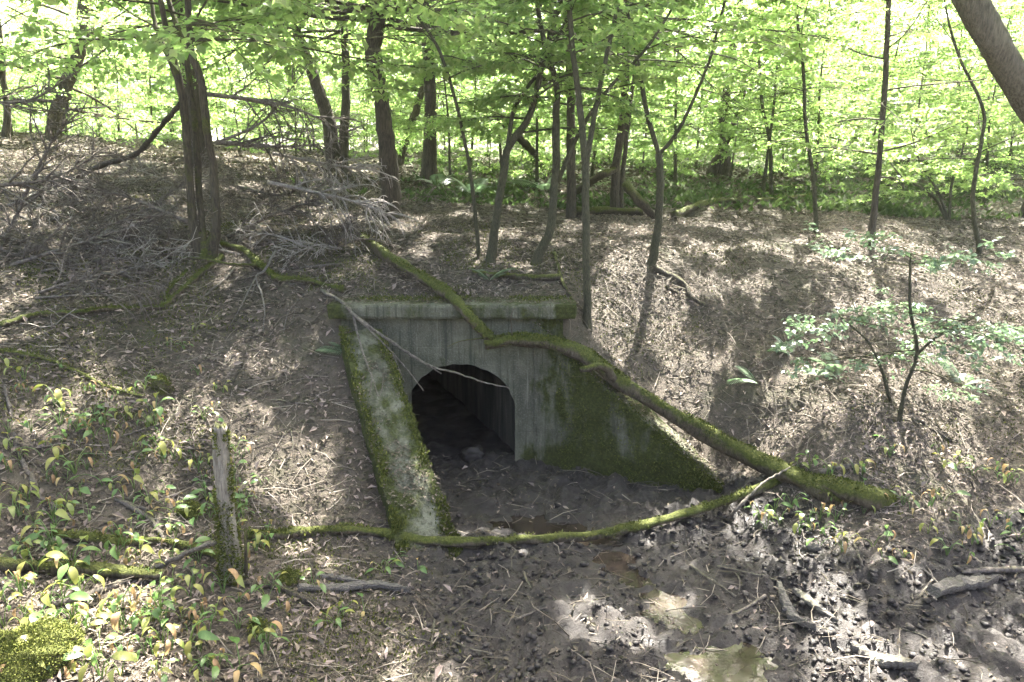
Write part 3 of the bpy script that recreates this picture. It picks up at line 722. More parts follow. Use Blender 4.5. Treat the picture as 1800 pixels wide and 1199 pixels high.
# tall trees added to cast shade on the gully, crowns mostly out of view
for k, (x, y, s) in enumerate([(-6.8, 15.5, .9), (10.6, 14.2, .85), (12, 10.5, .85), (-11.5, 11, .85), (-9.6, 5.5, .85), (-2.2, 18.5, .9)]):
    ROOF.append((x, y)); place(big_at(x, y, s), used, x, y, 0, 1, 'tall tree added to shade the gully, its foot ' + ('left of the picture' if x < -.8 * y else 'right of the picture' if x > .8 * y else where(x, y)), 'tree', 'tall trees added to shade the gully')
# the sunlit wood behind
cnt = 0
for y in np.concatenate([np.linspace(30, 40, 3), np.linspace(42, 90, 24)]):
    x = rng.uniform(-1.05, .95) * y
    place(big[cnt % 3], used, x, y, rng.random() * 6.28, rng.uniform(.8, 1.15), ('tall tree ' if y < 50 else 'farthest tall tree ') + 'in the bright wood ' + where(x, y), 'tree', 'distant trees of the sunlit wood'); cnt += 1
for k in range(215):
    y = 15.5 + 34 * (k / 215) ** 1.1 + rng.random(); x = ((k * .618) % 1 * 2.2 - 1.2) * y
    if y < 22 and -.75 < x / y < -.12: y += 12
    place(under[k % 4], used, x, y, rng.random() * 6.28, rng.uniform(.75, 1.25), dist(y) + ' leafy young tree ' + where(x, y), 'tree', 'young understorey trees beyond the bank')
for k in range(80):
    y = 19.5 + 30 * (k / 80) ** 1.2; x = ((k * .618 + .3) % 1 * 1.7 - .85) * y
    if x / y < -.12 and y < 24: continue
    place(shrub[k % 2], used, x, y, rng.random() * 6.28, rng.uniform(.7, 1.25), dist(y) + ' low leafy shrub ' + where(x, y), 'shrub', 'low shrubs on the woodland floor')

# the pale-leaved sapling in front on the right slope
tree('sapling', 'low sapling with flat tiers of pale leaves, nearest on the right slope', [
    ([(1580, 745), (1592, 680), (1612, 620), (1600, 540), (1600, 470)], 4.5, 2, .15),
    ([(1612, 622), (1650, 590), (1700, 565)], 3, 1.5, .1, -.1), ([(1565, 705), (1550, 650), (1525, 600), (1480, 560)], 3, 1.5, .1, .1)], 'thin',
    dict(n=8, L=1.0, u0=.3, size=.06, per=7, subs=7, twigs=2, el=(-.08, .06)), leafm='leaf_cool')

# ------------------------------------------------------------------ fallen wood
def wp(p, r=0.):
    if len(p) == 3: return P(*p)
    g = G(p[0], p[1]); return g + [0, 0, r * .7]
def wood(name, label, cat, polys, mat='dead', sides=8, lump=.12, moss=0, group=None, part=None, knots=True, smooth=True):
    """polys: (pixel polyline, radius at start, radius at end in metres); first is the main stem. A pixel lies on the ground unless it has a depth."""
    ws = [[wp(p, r0) for p in pl] for pl, r0, r1 in polys]
    base = np.array(ws[0][0]); mb = MB(); fz = MB()
    for (pl, r0, r1), w in zip(polys, ws):
        ln = sum(np.linalg.norm(np.subtract(b, a)) for a, b in zip(w[:-1], w[1:]))
        n = int(max(5, min(60, ln / max(.035, r0 * .9)))); path = spline(w, n)
        path = path + rng.normal(0, 1, path.shape) * min(r0, .03) * .16
        rad = np.linspace(r0, r1, n) * (1 + .10 * np.sin(np.arange(n) * .9 + rng.random() * 6))
        tube(mb, path - base, rad, sides if r0 > .012 else 5, lump)
        if moss and r0 > .02:
            k = int(moss * ln * (r0 + r1) * 9000); u = rng.random(k) * (n - 1); i0 = np.minimum(u.astype(int), n - 2)
            c = path[i0] + (path[i0 + 1] - path[i0]) * (u - i0)[:, None]; tn = unit(path[i0 + 1] - path[i0])
            a = rng.normal(0, .85, k); s = unit(np.cross(tn, [0, 0, 1.])); up = np.cross(s, tn)
            rr = rad[i0][:, None]; nn = up * np.cos(a)[:, None] + s * np.sin(a)[:, None]
            keepk = fbm(c[:, 0] * 1.0, c[:, 1] + a * .3, 3., 3) > .0 + .12 * np.abs(a)
            fuzz(fz, (c + nn * rr - base)[keepk], nn[keepk], .024)
    if fz.n:
        t = empty(name, base, label, cat, group); mb.build(part or 'stem', M[mat], t, smooth)
        f = fz.build('moss', M['moss'], t, False); f['kind'] = 'stuff'; return t
    o = mb.build(name, M[mat], None, smooth, base); return tag(o, label, cat, group)

wood('fallen_tree', 'mossy fallen tree lying along the right wing wall and across the coping', 'fallen tree', [
    ([(1600, 905, G(1600, 905)[1] + .5), (1530, 893), (1480, 880), (1385, 848), (1285, 785, 7.35), (1200, 738, 7.55), (1085, 668, 7.8), (1040, 632, 7.85), (975, 606, 7.9), (905, 598, 7.92), (852, 604, 7.92)], .115, .07),
    ([(868, 603, 7.92), (846, 580, 7.9), (818, 550, 7.9), (790, 518, 8.25), (745, 490, 8.8), (690, 455, 9.3), (640, 425)], .055, .075),
    ([(1080, 668, 7.75), (1060, 645, 7.6), (1020, 650, 7.5)], .05, .035),
    ([(850, 595, 7.9), (810, 600, 7.8), (786, 610, 7.75)], .012, .004), ([(1000, 640, 7.55), (1003, 662, 7.5), (1035, 660, 7.5)], .007, .004),
    ([(900, 590, 7.9), (898, 560, 7.85), (905, 540, 7.8)], .008, .004), ([(940, 595, 7.9), (985, 620, 7.8), (1005, 610, 7.75)], .008, .004),
    ([(1400, 850), (1455, 885), (1500, 893, G(1500, 893)[1] + .15)], .08, .05)], 'moss_log', 12, .22, .8)
wood('mossy_pole', 'long mossy pole lying across the mouth of the gully from stump to fallen tree', 'pole', [
    ([(436, 953), (500, 944), (580, 940), (660, 944), (740, 950, 5.96), (850, 951, 5.98), (1000, 946, 6.12), (1100, 930, 6.28), (1200, 905, 6.5), (1300, 872, 6.68), (1390, 836, 6.95)], .045, .05)], 'moss_log', 10, .2, .9)
wood('bare_branch', 'thin grey branch resting across the junction of pole and fallen tree', 'branch', [([(1278, 920), (1300, 890, 6.4), (1340, 850, 6.6), (1370, 832, 6.7), (1400, 815, 6.9)], .018, .009)], 'dead')
# broken upright stump
def stump():
    b = G(405, 1015); Yb = b[1]; t = empty('broken_stump', b, 'upright broken mossy post-like stump on the left bank', 'stump')
    mb = MB(); path = spline([b - [0, 0, .3], P(406, 1000, Yb), P(400, 930, Yb), P(393, 850, Yb), P(389, 775, Yb), P(388, 752, Yb)], 34); s = Yb / F
    rad = np.interp(np.arange(34), [0, 7, 16, 33], [24 * s, 20 * s, 15 * s, 12 * s])
    tube(mb, path - b, rad, 20, .22, cap=True)
    v = mb.v[0]; top = slice(33 * 20, 34 * 20); v[top, 2] += rng.random(20) * .05; v[-1, 2] -= .03
    o = mb.build('trunk', M['stump'], t)
    sp = MB(); w = spline([P(433, 1005, Yb - .02), P(432, 960, Yb - .02), P(430, 928, Yb)], 12); tube(sp, w - b, np.linspace(.035, .008, 12), 7, .3, flat=.4); sp.build('bark_splinter', M['bark_moss'], t)
    fz = MB(); k = 5200; u = rng.random(k) * 31; i0 = u.astype(int); c = path[i0] + (path[i0 + 1] - path[i0]) * (u - i0)[:, None]; a = rng.normal(-1.2, 1.1, k)
    nn = np.stack([np.cos(a), np.sin(a), np.zeros(k)], -1); kk = (fbm(a * .4, c[:, 2], 3.5, 3) + .35 * (1 - (c[:, 2] - b[2]) / 1.1)) > .06
    fuzz(fz, (c + nn * rad[i0][:, None] - b)[kk], nn[kk] + [0, 0, .4], .024); f = fz.build('moss', M['moss'], t, False); f['kind'] = 'stuff'
M['stump'] = mat_bark('rotten_stump_wood', (.13, .115, .09), (.40, .37, .30), .9, .66, (16, 16, 1.2))
stump()
wood('grey_pole', 'long bare grey pole propped from the ground to the broken stump', 'pole', [([(95, 1068), (180, 1042), (270, 1005), (340, 968, 4.95), (392, 948, 5.02)], .026, .02)], 'dead')
wood('rotten_log', 'rotten mossy log at the left edge below the grey pole', 'log', [([(-40, 1000), (60, 1006), (160, 1012), (290, 1022)], .055, .045)], 'bark_moss', 12, .25, .5)
wood('rotten_log', 'thin moss-covered log sunk in the litter left of the stump', 'log', [([(95, 948), (200, 958), (300, 962), (385, 985)], .045, .03)], 'moss_log', 10, .25, .9)
wood('dark_branch', 'crooked dark branch lying below the broken stump', 'branch', [([(405, 1022), (450, 1032), (480, 1034), (520, 1052), (575, 1075)], .02, .03)], 'bark', 10, .25)
# mossy hump at the lower left corner
def hump(name, label, cat, px, py, rx, ry, rz, mat, n=26, fz_n=0, dz=0.):
    b = G(px, py); mb = MB(); th = np.linspace(0, math.pi, n); ph = np.linspace(0, 2 * math.pi, 2 * n, endpoint=False); T, Pp = np.meshgrid(th, ph, indexing='ij')
    d = np.stack([np.sin(T) * np.cos(Pp), np.sin(T) * np.sin(Pp), np.cos(T)], -1)
    r = 1 + .45 * fbm(d[..., 0] * 1.2 + px, d[..., 1] * 1.2 + d[..., 2], 1.6, 4)
    v = d * r[..., None] * [rx, ry, rz] + [0, 0, dz]
    i = np.arange(n - 1)[:, None] * 2 * n; j = np.arange(2 * n)[None]; j2 = (j + 1) % (2 * n)
    mb.add(v, np.stack([i + j, i + 2 * n + j, i + 2 * n + j2, i + j2], -1).reshape(-1, 4))
    if not fz_n: return tag(mb.build(name, M[mat], None, True, b), label, cat)
    t = empty(name, b, label, cat); mb.build('body', M[mat], t); fz = MB(); k = rng.integers(0, n // 2 * 2 * n, fz_n); fuzz(fz, v.reshape(-1, 3)[k] + rng.normal(0, .014, (fz_n, 3)), d.reshape(-1, 3)[k], .016, .003)
    f = fz.build('moss', M['moss_bright' if rx > .2 else 'moss'], t, False); f['kind'] = 'stuff'; return t
hump('mossy_boulder', 'bright yellow-green mossy hump in the lower left corner', 'boulder', 30, 1170, .30, .30, .20, 'moss_log', 40, 22000)
hump('mossy_clump', 'small moss clump beside the dark branch', 'moss', 505, 1022, .10, .07, .06, 'moss_log', 14, 1400)
hump('mossy_clump', 'round moss clump on the litter above the split plank', 'moss', 455, 1108, .07, .06, .06, 'moss_log', 14, 900)
hump('mossy_clump', 'moss clump left of the broken stump', 'moss', 335, 905, .10, .08, .10, 'moss_log', 14, 1500)
hump('mossy_clump', 'mossy knob high on the left bank', 'moss', 285, 690, .09, .08, .16, 'moss_log', 14, 1500)
hump('dark_lump', 'dark rounded lump inside the culvert mouth', 'stone', 832, 806, .16, .14, .13, 'clod', 18)  # low rounded lump with the clod surface
hump('pale_stone', 'pale grey stone half sunk beside the leafy clump', 'stone', 1432, 962, .07, .05, .04, 'driftwood', 14)

# split and weathered pieces
def plank(name, label, pts, wid, thick, mat='driftwood', tilt=0., cat='wood piece'):
    w = [wp(p, thick) for p in pts]; b = w[0]; n = 22; path = spline(w, n) - b; mb = MB(); tn = unit(np.gradient(path, axis=0)); s = unit(np.cross(tn, [0, math.sin(tilt), math.cos(tilt)])); up = np.cross(s, tn)
    u = np.linspace(0, 1, n); ww = wid * (np.clip(np.sin(np.pi * (u * .8 + .18)), .12, 1)) * (1 + .35 * rng.normal(0, 1, n) * .5)
    m = 12; a = np.linspace(0, 2 * math.pi, m, endpoint=False)
    prof = np.stack([np.sign(np.cos(a)) * np.abs(np.cos(a)) ** .6, np.sign(np.sin(a)) * np.abs(np.sin(a)) ** .6], -1)
    v = path[:, None] + s[:, None] * (prof[None, :, :1] * ww[:, None, None] * .5) + up[:, None] * (prof[None, :, 1:] * thick * .5 * (1 + .5 * rng.normal(0, .4, (n, m, 1))))
    i = np.arange(n - 1)[:, None] * m; j = np.arange(m)[None]; j2 = (j + 1) % m
    q = np.stack([i + j, i + j2, i + m + j2, i + m + j], -1).reshape(-1, 4)
    k = np.arange(1, m - 1); t = np.vstack([np.stack([np.zeros(m - 2, int), k + 1, k], -1), (n - 1) * m + np.stack([np.zeros(m - 2, int), k, k + 1], -1)])
    mb.add(v.reshape(-1, 3), q, t); return tag(mb.build(name, M[mat], None, False, b), label, cat)
plank('split_plank', 'longest pale split plank lying on the litter right of the stump', [(525, 1043), (600, 1040), (660, 1036), (722, 1046)], .085, .05)
plank('split_plank', 'short grey split plank behind the longest pale plank', [(555, 1018), (600, 1024), (660, 1036)], .06, .04)
plank('driftwood_piece', 'knotted pale driftwood piece standing out of the mud, upper of the pair', [(1368, 1036), (1380, 1070), (1395, 1095), (1432, 1118)], .075, .06)
plank('driftwood_piece', 'flat weathered driftwood piece right of the knotted one', [(1395, 1045), (1430, 1068), (1472, 1100)], .075, .04)
plank('driftwood_piece', 'broad driftwood piece at the bottom edge on the right', [(1495, 1148), (1540, 1168), (1580, 1182), (1612, 1186)], .11, .06)
plank('rotten_chunk', 'broad rotten wood chunk beside the log at the right edge', [(1640, 1050), (1680, 1042), (1720, 1034), (1752, 1028)], .13, .08)
wood('bare_log', 'smooth brown log end entering from the right edge', 'log', [([(1690, 1014), (1740, 1008), (1850, 1010)], .02, .035)], 'twig')
wood('forked_branch', 'bluish-grey forked branch lying on the mud at right', 'branch', [([(1556, 926), (1575, 955), (1600, 990), (1640, 1025), (1655, 1042)], .016, .011), ([(1605, 980), (1630, 1003), (1642, 1025)], .012, .009), ([(1640, 1024), (1622, 1042), (1612, 1066)], .01, .008)], 'dead')
for lab, pl, r0, r1 in [
    ('brown stick curving down the mud toward the driftwood pair', [(1212, 1000), (1240, 1015), (1270, 1035), (1293, 1052)], .013, .010),
    ('dark stick slanting up from the lower puddle', [(1240, 1092), (1290, 1080), (1345, 1056)], .014, .012),
    ('straight thin stick poking out beside the bright puddle', [(1060, 978), (1085, 1002), (1112, 1028)], .009, .006),
    ('long thin upright stick near the bottom edge, left of centre', [(764, 1090), (758, 1140), (753, 1199)], .009, .010),
    ('pale short stick on the mud left of the bright clods', [(905, 1094), (935, 1082), (962, 1070)], .011, .007),
    ('crooked twig on the bright clods near the bottom', [(1000, 1131), (1050, 1133), (1072, 1136), (1090, 1122)], .007, .005),
    ('straight stick pointing right below the split planks', [(795, 1133), (830, 1142), (866, 1150)], .008, .006),
    ('brown stick pair partner slanting below the split plank', [(672, 1098), (710, 1118), (757, 1130)], .009, .007),
    ('short fat stick beside the upper puddle', [(920, 1008), (924, 1020), (934, 1038)], .011, .008),
    ('twig lying along the mud above the driftwood', [(1262, 998), (1320, 1010), (1365, 1024)], .010, .012),
    ('arched twig on the mud behind the driftwood', [(1290, 1008), (1300, 1020), (1298, 1050)], .007, .006),
    ('thin twig under the flat driftwood piece', [(1470, 1050), (1510, 1062), (1545, 1085)], .006, .007),
    ('long twig crossing the mud at lower right', [(1585, 1110), (1620, 1128), (1650, 1142)], .007, .006),
    ('thin stick standing upright in the mud at right', [(1596, 960), (1600, 1010, 5.45), (1604, 1060)], .007, .006),
    ('whitish bent twig hanging by the leafy clump', [(1500, 955), (1508, 975), (1515, 1005)], .012, .010),
    ('curved stick on the litter above the split planks', [(205, 882), (260, 915), (290, 955)], .022, .016),
    ('thick stick lying above the thin mossy log', [(205, 878), (235, 890), (262, 900)], .016, .012),
    ('short pale stick standing beside the thick stick', [(268, 892), (275, 915), (282, 935)], .014, .01),
    ('dark bent branch at the left edge of the bank', [(55, 835), (65, 870), (85, 893), (112, 908)], .024, .018),
    ('slim dark stick rising at the left edge among leaves', [(8, 680), (20, 730), (30, 790), (52, 838)], .013, .02),
    ('short straight stick touching the dark bent branch', [(84, 928), (120, 908), (160, 887)], .010, .009),
    ('pale stick leaning against the stump from the left', [(340, 945), (355, 935), (372, 925)], .010, .008),
    ('dead stick slanting across the left bank', [(210, 770), (300, 740), (330, 705), (420, 760)], .008, .012),
    ('twig sloping beside the left wing wall', [(500, 820), (515, 790), (512, 760)], .008, .006),
    ('hooked twig beside the foot of the left wing wall', [(600, 895), (612, 885), (615, 860)], .008, .007),
    ('pale stick slanting upward through the ferns on the right slope', [(1312, 662), (1345, 635), (1385, 608)], .014, .01),
    ('long thin stick on the right slope behind the pale-leaved sapling', [(1685, 515), (1720, 500), (1750, 483)], .014, .009),
    ('thin rod leaning up the slope behind the pale-leaved sapling', [(1610, 570), (1650, 540), (1700, 510)], .010, .008),
    ('stick pointing downhill on the right slope near the right edge', [(1615, 740), (1640, 758), (1668, 775)], .012, .010),
    ('curled twig at the right foot of the fallen tree', [(1520, 868), (1545, 888), (1595, 893)], .009, .006),
    ('dark log fragment on the slope above the fallen tree foot', [(1440, 835), (1480, 828), (1500, 824)], .028, .025),
]:
    wood('stick', lab, 'stick', [(pl, r0, r1)], 'twig' if 'dark' in lab else 'dead')
wood('exposed_root', 'twisted root running down the slope from the y-forked sapling', 'root', [([(1150, 478), (1180, 490), (1205, 505), (1215, 530), (1240, 545)], .05, .02), ([(1180, 490), (1172, 505), (1195, 520)], .03, .02)], 'bark', 8, .25)
# dead branches with their bare side twigs, lying over the left bank and the culvert
wood('dead_branch', 'bare dead branch hanging from the coping corner across the culvert mouth', 'branch', [
    ([(565, 515), (600, 530, 8.15), (630, 560, 7.9), (680, 595, 7.8), (720, 622, 7.75), (760, 645, 7.7), (800, 655, 7.65), (850, 672, 7.6), (895, 682, 7.55)], .026, .006),
    ([(755, 643, 7.7), (768, 652, 7.68), (776, 657, 7.66)], .009, .006), ([(625, 557, 7.95), (660, 590, 7.75), (690, 620, 7.65), (720, 655, 7.6), (745, 687, 7.55)], .012, .005),
    ([(690, 620, 7.65), (702, 650, 7.6), (712, 672, 7.55)], .007, .004), ([(620, 550, 8.0), (632, 600, 7.7), (645, 640, 7.5), (655, 665, 7.3)], .013, .008),
    ([(655, 665, 7.3), (650, 690, 7.2), (640, 720, 7.1), (628, 750)], .007, .003), ([(655, 665, 7.3), (670, 690, 7.2), (690, 720)], .006, .003)], 'dead')
wood('dead_branch', 'white-barked forked twig dangling on the bank left of the culvert', 'branch', [([(485, 440, 9.0), (465, 475, 8.8), (450, 487, 8.7), (460, 515, 8.4), (465, 545, 8.2), (463, 590)], .016, .006), ([(450, 487, 8.7), (435, 515, 8.4), (420, 545, 8.2), (402, 580)], .011, .005), ([(448, 500, 8.6), (442, 520, 8.5)], .007, .004)], 'driftwood')
wood('mossy_branch', 'thick mossy limb running from the three-stemmed tree to the coping corner', 'branch', [([(385, 435), (430, 450), (465, 480), (490, 495), (540, 500), (605, 518)], .06, .04), ([(290, 455), (350, 455, 9.1), (410, 465, 8.9), (455, 470)], .018, .022)], 'moss_log', 10, .2, .6)
wood('mossy_branch', 'mossy root-like limb sloping left from the three-stemmed tree', 'branch', [([(392, 455), (350, 490), (315, 520), (285, 545)], .045, .03), ([(330, 480), (300, 510), (290, 530)], .03, .02)], 'moss_log', 10, .2, .7)
wood('bare_branch', 'long pale bare branch sloping down the left bank below the tree', 'branch', [([(415, 472), (385, 505), (345, 532), (310, 540), (270, 545)], .018, .008)], 'dead')
wood('mossy_branch', 'low mossy limb lying along the upper left bank', 'branch', [([(0, 580), (60, 562), (130, 555), (200, 548), (290, 545)], .035, .03)], 'moss_log', 9, .2, .6)
wood('mossy_branch', 'mossy limb sloping right down the middle of the left bank', 'branch', [([(0, 620), (60, 632), (120, 650), (190, 685), (250, 705)], .028, .02)], 'moss_log', 9, .2, .4)
wood('bare_branch', 'forked pale twig left of the coping corner', 'branch', [([(560, 490), (540, 515), (520, 535), (505, 560), (498, 590)], .012, .004), ([(520, 535), (518, 555), (512, 575)], .006, .003)], 'driftwood')
wood('leaning_pole', 'dead pole leaning against the three-stemmed tree from the left', 'pole', [([(120, 320), (180, 290, 11.0), (240, 270, 10.5), (280, 225, 10.0), (318, 182, 9.7)], .045, .03)], 'bark')
# fallen logs behind the bank
for lab, pl, r0, r1 in [
    ('leaning broken log propped up behind the forked slender tree', [(955, 292), (915, 245, 16.5), (870, 200, 16)], .11, .07),
    ('log lying level among the fallen logs behind the bank', [(1010, 380), (1060, 378), (1130, 380)], .1, .08),
    ('log rising right among the fallen logs behind the bank', [(1005, 345), (1050, 312, 13.6), (1080, 298, 13.8)], .09, .06),
    ('broken log slanting down right of the pale twin-trunked tree', [(1100, 325, 13.2), (1125, 355, 12.9), (1150, 388)], .10, .07),
    ('mossy log low behind the y-forked sapling', [(1185, 385), (1240, 362), (1300, 358)], .08, .06),
    ('bent branch on the ground right of the fallen logs', [(1215, 372), (1250, 362), (1275, 352)], .06, .04),
    ('low log on the far edge of the right slope', [(1330, 358), (1390, 352), (1440, 350)], .06, .05),
    ('dark mossy log lying on the bank above the coping', [(830, 482), (880, 488), (930, 490), (985, 492)], .03, .05),
    ('thin dead branch sloping over the bank above the coping', [(975, 448), (985, 490), (1005, 530), (1030, 555)], .03, .02)]:
    wood('fallen_log', lab, 'log', [(pl, r0, r1)], 'bark_moss')

# brush: bare dead crowns heaped on the left bank
def brush(label, a, b, L=None, r=.025, kids=16, droop=-.3, mat='twig', group='bare dead branches heaped on the left bank'):
    pa = wp(a, r); pb = wp(b, r); mb = MB(); d = pb - pa; ln = np.linalg.norm(d)
    mid = (pa + pb) / 2 + rng.normal(0, .08, 3) * ln; n = 14; path = spline([pa, mid, pb], n); tube(mb, path - pa, np.linspace(r, .006, n), 6, .1)
    for k in range(kids):
        u = .12 + .86 * (k + rng.random()) / kids; i0 = min(int(u * (n - 1)), n - 2); q = path[i0]; dd = unit(path[i0 + 1] - path[i0])
        s = unit(np.cross(dd, rng.normal(0, 1, 3))); kd = unit(dd * .8 + s * .75 + [0, 0, .1]); kl = ln * (.55 - .35 * u) * (.6 + .7 * rng.random())
        c = limb(q, kd, kl, 7, droop, .35); tube(mb, c - pa, np.linspace(r * .5, .005, 7), 4, 0)
        for g in range(5):
            v = .25 + .7 * (g + rng.random()) / 5; j = min(int(v * 6), 5); s2 = unit(np.cross(kd, rng.normal(0, 1, 3)))
            e = limb(c[j], unit(kd * .7 + s2 * .8), kl * .4 * (.5 + rng.random()), 5, droop * 1.6, .35); tube(mb, e - pa, np.linspace(.007, .0035, 5), 3, 0)
    o = mb.build('dead_branch', M[mat], None, True, pa); return tag(o, label, 'branch', group)
for lab, a, b, r, kids, dr, mt in [
    ('bare dead limb reaching right from the three-stemmed tree, upper of three', (362, 165, 9.5), (625, 240, 9.9), .03, 16, -.5, 'twig'),
    ('bare dead limb reaching right from the three-stemmed tree, rising to a fork', (380, 252, 9.5), (535, 125, 9.8), .022, 12, -.2, 'twig'),
    ('bare dead limb reaching level right from the three-stemmed tree', (380, 250, 9.4), (600, 250, 10.3), .03, 18, -.6, 'twig'),
    ('pale drooping dead crown in front of the thickest trunk', (470, 320, 9.8), (690, 380, 9.6), .03, 26, -1.1, 'dead'),
    ('pale drooping dead twigs left of the thickest trunk', (480, 270, 10.2), (665, 300, 9.9), .025, 22, -1.2, 'dead'),
    ('dead branch arching low over the bank behind the mossy limb', (440, 400), (640, 415, 9.6), .03, 20, -.4, 'twig'),
    ('dead branch tangled right of the three-stemmed tree foot', (400, 420), (560, 350, 9.9), .03, 20, -.4, 'twig'),
    ('dead branch sloping left from the three-stemmed tree', (330, 390, 9.4), (110, 330, 9.8), .03, 20, -.4, 'twig'),
    ('dead branch lying across the upper left bank', (20, 470), (300, 380, 9.6), .03, 22, -.3, 'twig'),
    ('long dead branch sloping across the bank to the tree foot', (30, 380), (330, 440, 9.2), .03, 22, -.3, 'twig'),
    ('bare branch rising at the far left of the brush', (10, 430), (140, 180, 9.6), .03, 18, -.2, 'twig'),
    ('bare branch with fine twigs crossing the left edge', (-60, 330, 8.5), (190, 260, 9.5), .03, 18, -.3, 'twig'),
    ('dead branch high at the left edge under the curved tree', (-40, 180, 8.5), (130, 130, 9.2), .025, 14, -.2, 'twig'),
    ('low dead branch on the left bank beside pale litter', (60, 520), (260, 480, 8.6), .022, 16, -.2, 'twig'),
    ('dead branch heaped behind the leaning pole', (140, 300), (330, 330, 11), .035, 20, -.3, 'twig'),
    ('dead branch lying behind the three-stemmed tree', (420, 330), (560, 300, 12), .035, 20, -.4, 'twig'),
    ('pale twiggy branch lying left of the tree foot', (130, 420), (290, 470, 8.8), .02, 16, -.3, 'dead'),
    ('small twiggy branch on the bank below the dead crown', (600, 440), (490, 460, 9.2), .018, 14, -.3, 'dead'),
    ('bare twiggy branch on the far left below the brush', (0, 545), (150, 600, 7.4), .018, 14, -.2, 'dead')]:
    brush(lab, a, b, None, r, kids, dr, 'pale_twig' if mt == 'dead' else mt)
for k in range(34):
    px = rng.uniform(-40, 640); py = rng.uniform(270, 470) + (60 if px < 260 else 0); ang = rng.uniform(-.5, .5) + (math.pi if rng.random() < .5 else 0)
    q = G(px, py)
    qx = px + math.cos(ang) * rng.uniform(110, 220); qy = py + math.sin(ang) * 80 - 25
    zone = 'at the left edge' if px < 120 else 'below the leaning pole' if px < 300 else 'around the foot of the three-stemmed tree' if px < 440 else 'between the three-stemmed tree and the dead crown' if px < 550 else 'in front of the thickest trunk'
    brush(('dark' if k % 3 else 'pale') + (' high' if py < 350 else ' low') + ' bare branch in the brush ' + zone, (px, py), (qx, qy, max(7.0, q[1] + rng.normal(0, .4))), None, rng.uniform(.01, .022), int(rng.integers(12, 20)), rng.uniform(-.9, -.2), 'twig' if k % 3 else 'pale_twig')

# ------------------------------------------------------------------ ground cover
def scatter(n, x0, x1, y0, y1, dens):
    x = rng.uniform(x0, x1, n); y = y0 + (y1 - y0) * rng.random(n) ** 1.25
    h, mud = height(x, y, True); k = rng.random(n) < dens(x, y, mud) ; k &= ~((x > -2.25) & (x < .8) & (y > 8.0) & (y < 8.6) & (rng.random(n) < .85))
    return x[k], y[k], h[k], mud[k]
def gnorm(x, y, e=.06):
    return unit(np.stack([height(x - e, y) - height(x + e, y), height(x, y - e) - height(x, y + e), np.full(len(x), 2 * e)], -1))
x, y, h, mud = scatter(370000, -11.5, 11.5, 2.6, 17, lambda x, y, m: (np.clip(1.0 + 1.3 * fbm(x, y, .9, 3), .25, 1) * (1 - .93 * m)) * (np.abs(x) < .82 * y + 2.0))
n = len(x); nn = unit(gnorm(x, y) + rng.normal(0, .38, (n, 3))); d = unit(rng.normal(0, 1, (n, 3))); d = unit(d - nn * (d * nn).sum(1)[:, None])
L = (.022 + .050 * rng.random(n) ** 1.8) * (1 + .03 * np.maximum(y - 8, 0)); mb = MB()
tt = np.clip(rng.normal(.47, .30, n) + .6 * fbm(x, y, .7, 3), 0, .93); tt = np.where(rng.random(n) < .03, 1.0, tt)
leaves(mb, np.stack([x, y, h + .004 + .022 * rng.random(n)], -1), d, nn, L, L * (.30 + .35 * rng.random(n)), tt, .25)
x, y, h, mud = scatter(13000, -7, 8, 3.5, 12, lambda x, y, m: (1 - .9 * m) * np.clip(.55 - .1 * x, .25, 1) * (np.abs(x) < .8 * y)); n = len(x)
d = unit(rng.normal(0, 1, (n, 3)) * [1, 1, .5]); L = .05 + .07 * rng.random(n)
leaves(mb, np.stack([x, y, h + .015 + .02 * rng.random(n)], -1), d, unit(gnorm(x, y) + rng.normal(0, .6, (n, 3))), L, L * (.2 + .3 * rng.random(n)), np.where(rng.random(n) < .3, 1, .55 + .38 * rng.random(n)), .35)
for fn, n in ((lw_shape, 3600), (rw_shape, 1800)):
    u = rng.random(n); a_ = np.clip(.5 + rng.normal(0, .3, n), .02, .98); p = fn(np.stack([u, a_, np.ones(n)], -1)); k = fbm(p[:, 0], p[:, 1], 2.5, 3) > -.18; p = p[k]; n = len(p)
    L = .02 + .035 * rng.random(n); leaves(mb, p + [0, 0, .012], rng.normal(0, 1, (n, 3)) * [1, 1, .2], unit(rng.normal(0, .3, (n, 3)) + [0, 0, 1]), L, L * .5, np.clip(rng.normal(.4, .25, n), 0, .95), .2)
n = 1500; p = np.stack([rng.uniform(-2.2, .76, n), 8.05 + .55 * rng.random(n) ** .6, np.full(n, 2.085)], -1); L = .02 + .03 * rng.random(n)
leaves(mb, p, rng.normal(0, 1, (n, 3)) * [1, 1, .15], unit(rng.normal(0, .3, (n, 3)) + [0, 0, 1]), L, L * .5, np.clip(rng.normal(.4, .25, n), 0, .95), .2)
o = mb.build('leaf_litter', M['litter'], None, False); o['kind'] = 'stuff'
tag(o, 'brown leaf litter covering the banks', 'leaf litter')
x, y, h, mud = scatter(75000, -27, 24, 16.5, 27, lambda x, y, m: np.abs(x) < 1.0 * y)
n = len(x); mb = MB(); L = .07 + .08 * rng.random(n); leaves(mb, np.stack([x, y, h + .02], -1), rng.normal(0, 1, (n, 3)) * [1, 1, .2], unit(rng.normal(0, .35, (n, 3)) + [0, 0, 1]), L, L * .5, np.clip(rng.normal(.4, .22, n), 0, .93), .2)
o = mb.build('leaf_litter', M['litter'], None, False); o['kind'] = 'stuff'; tag(o, 'leaf litter on the woodland floor beyond the crest', 'leaf litter')
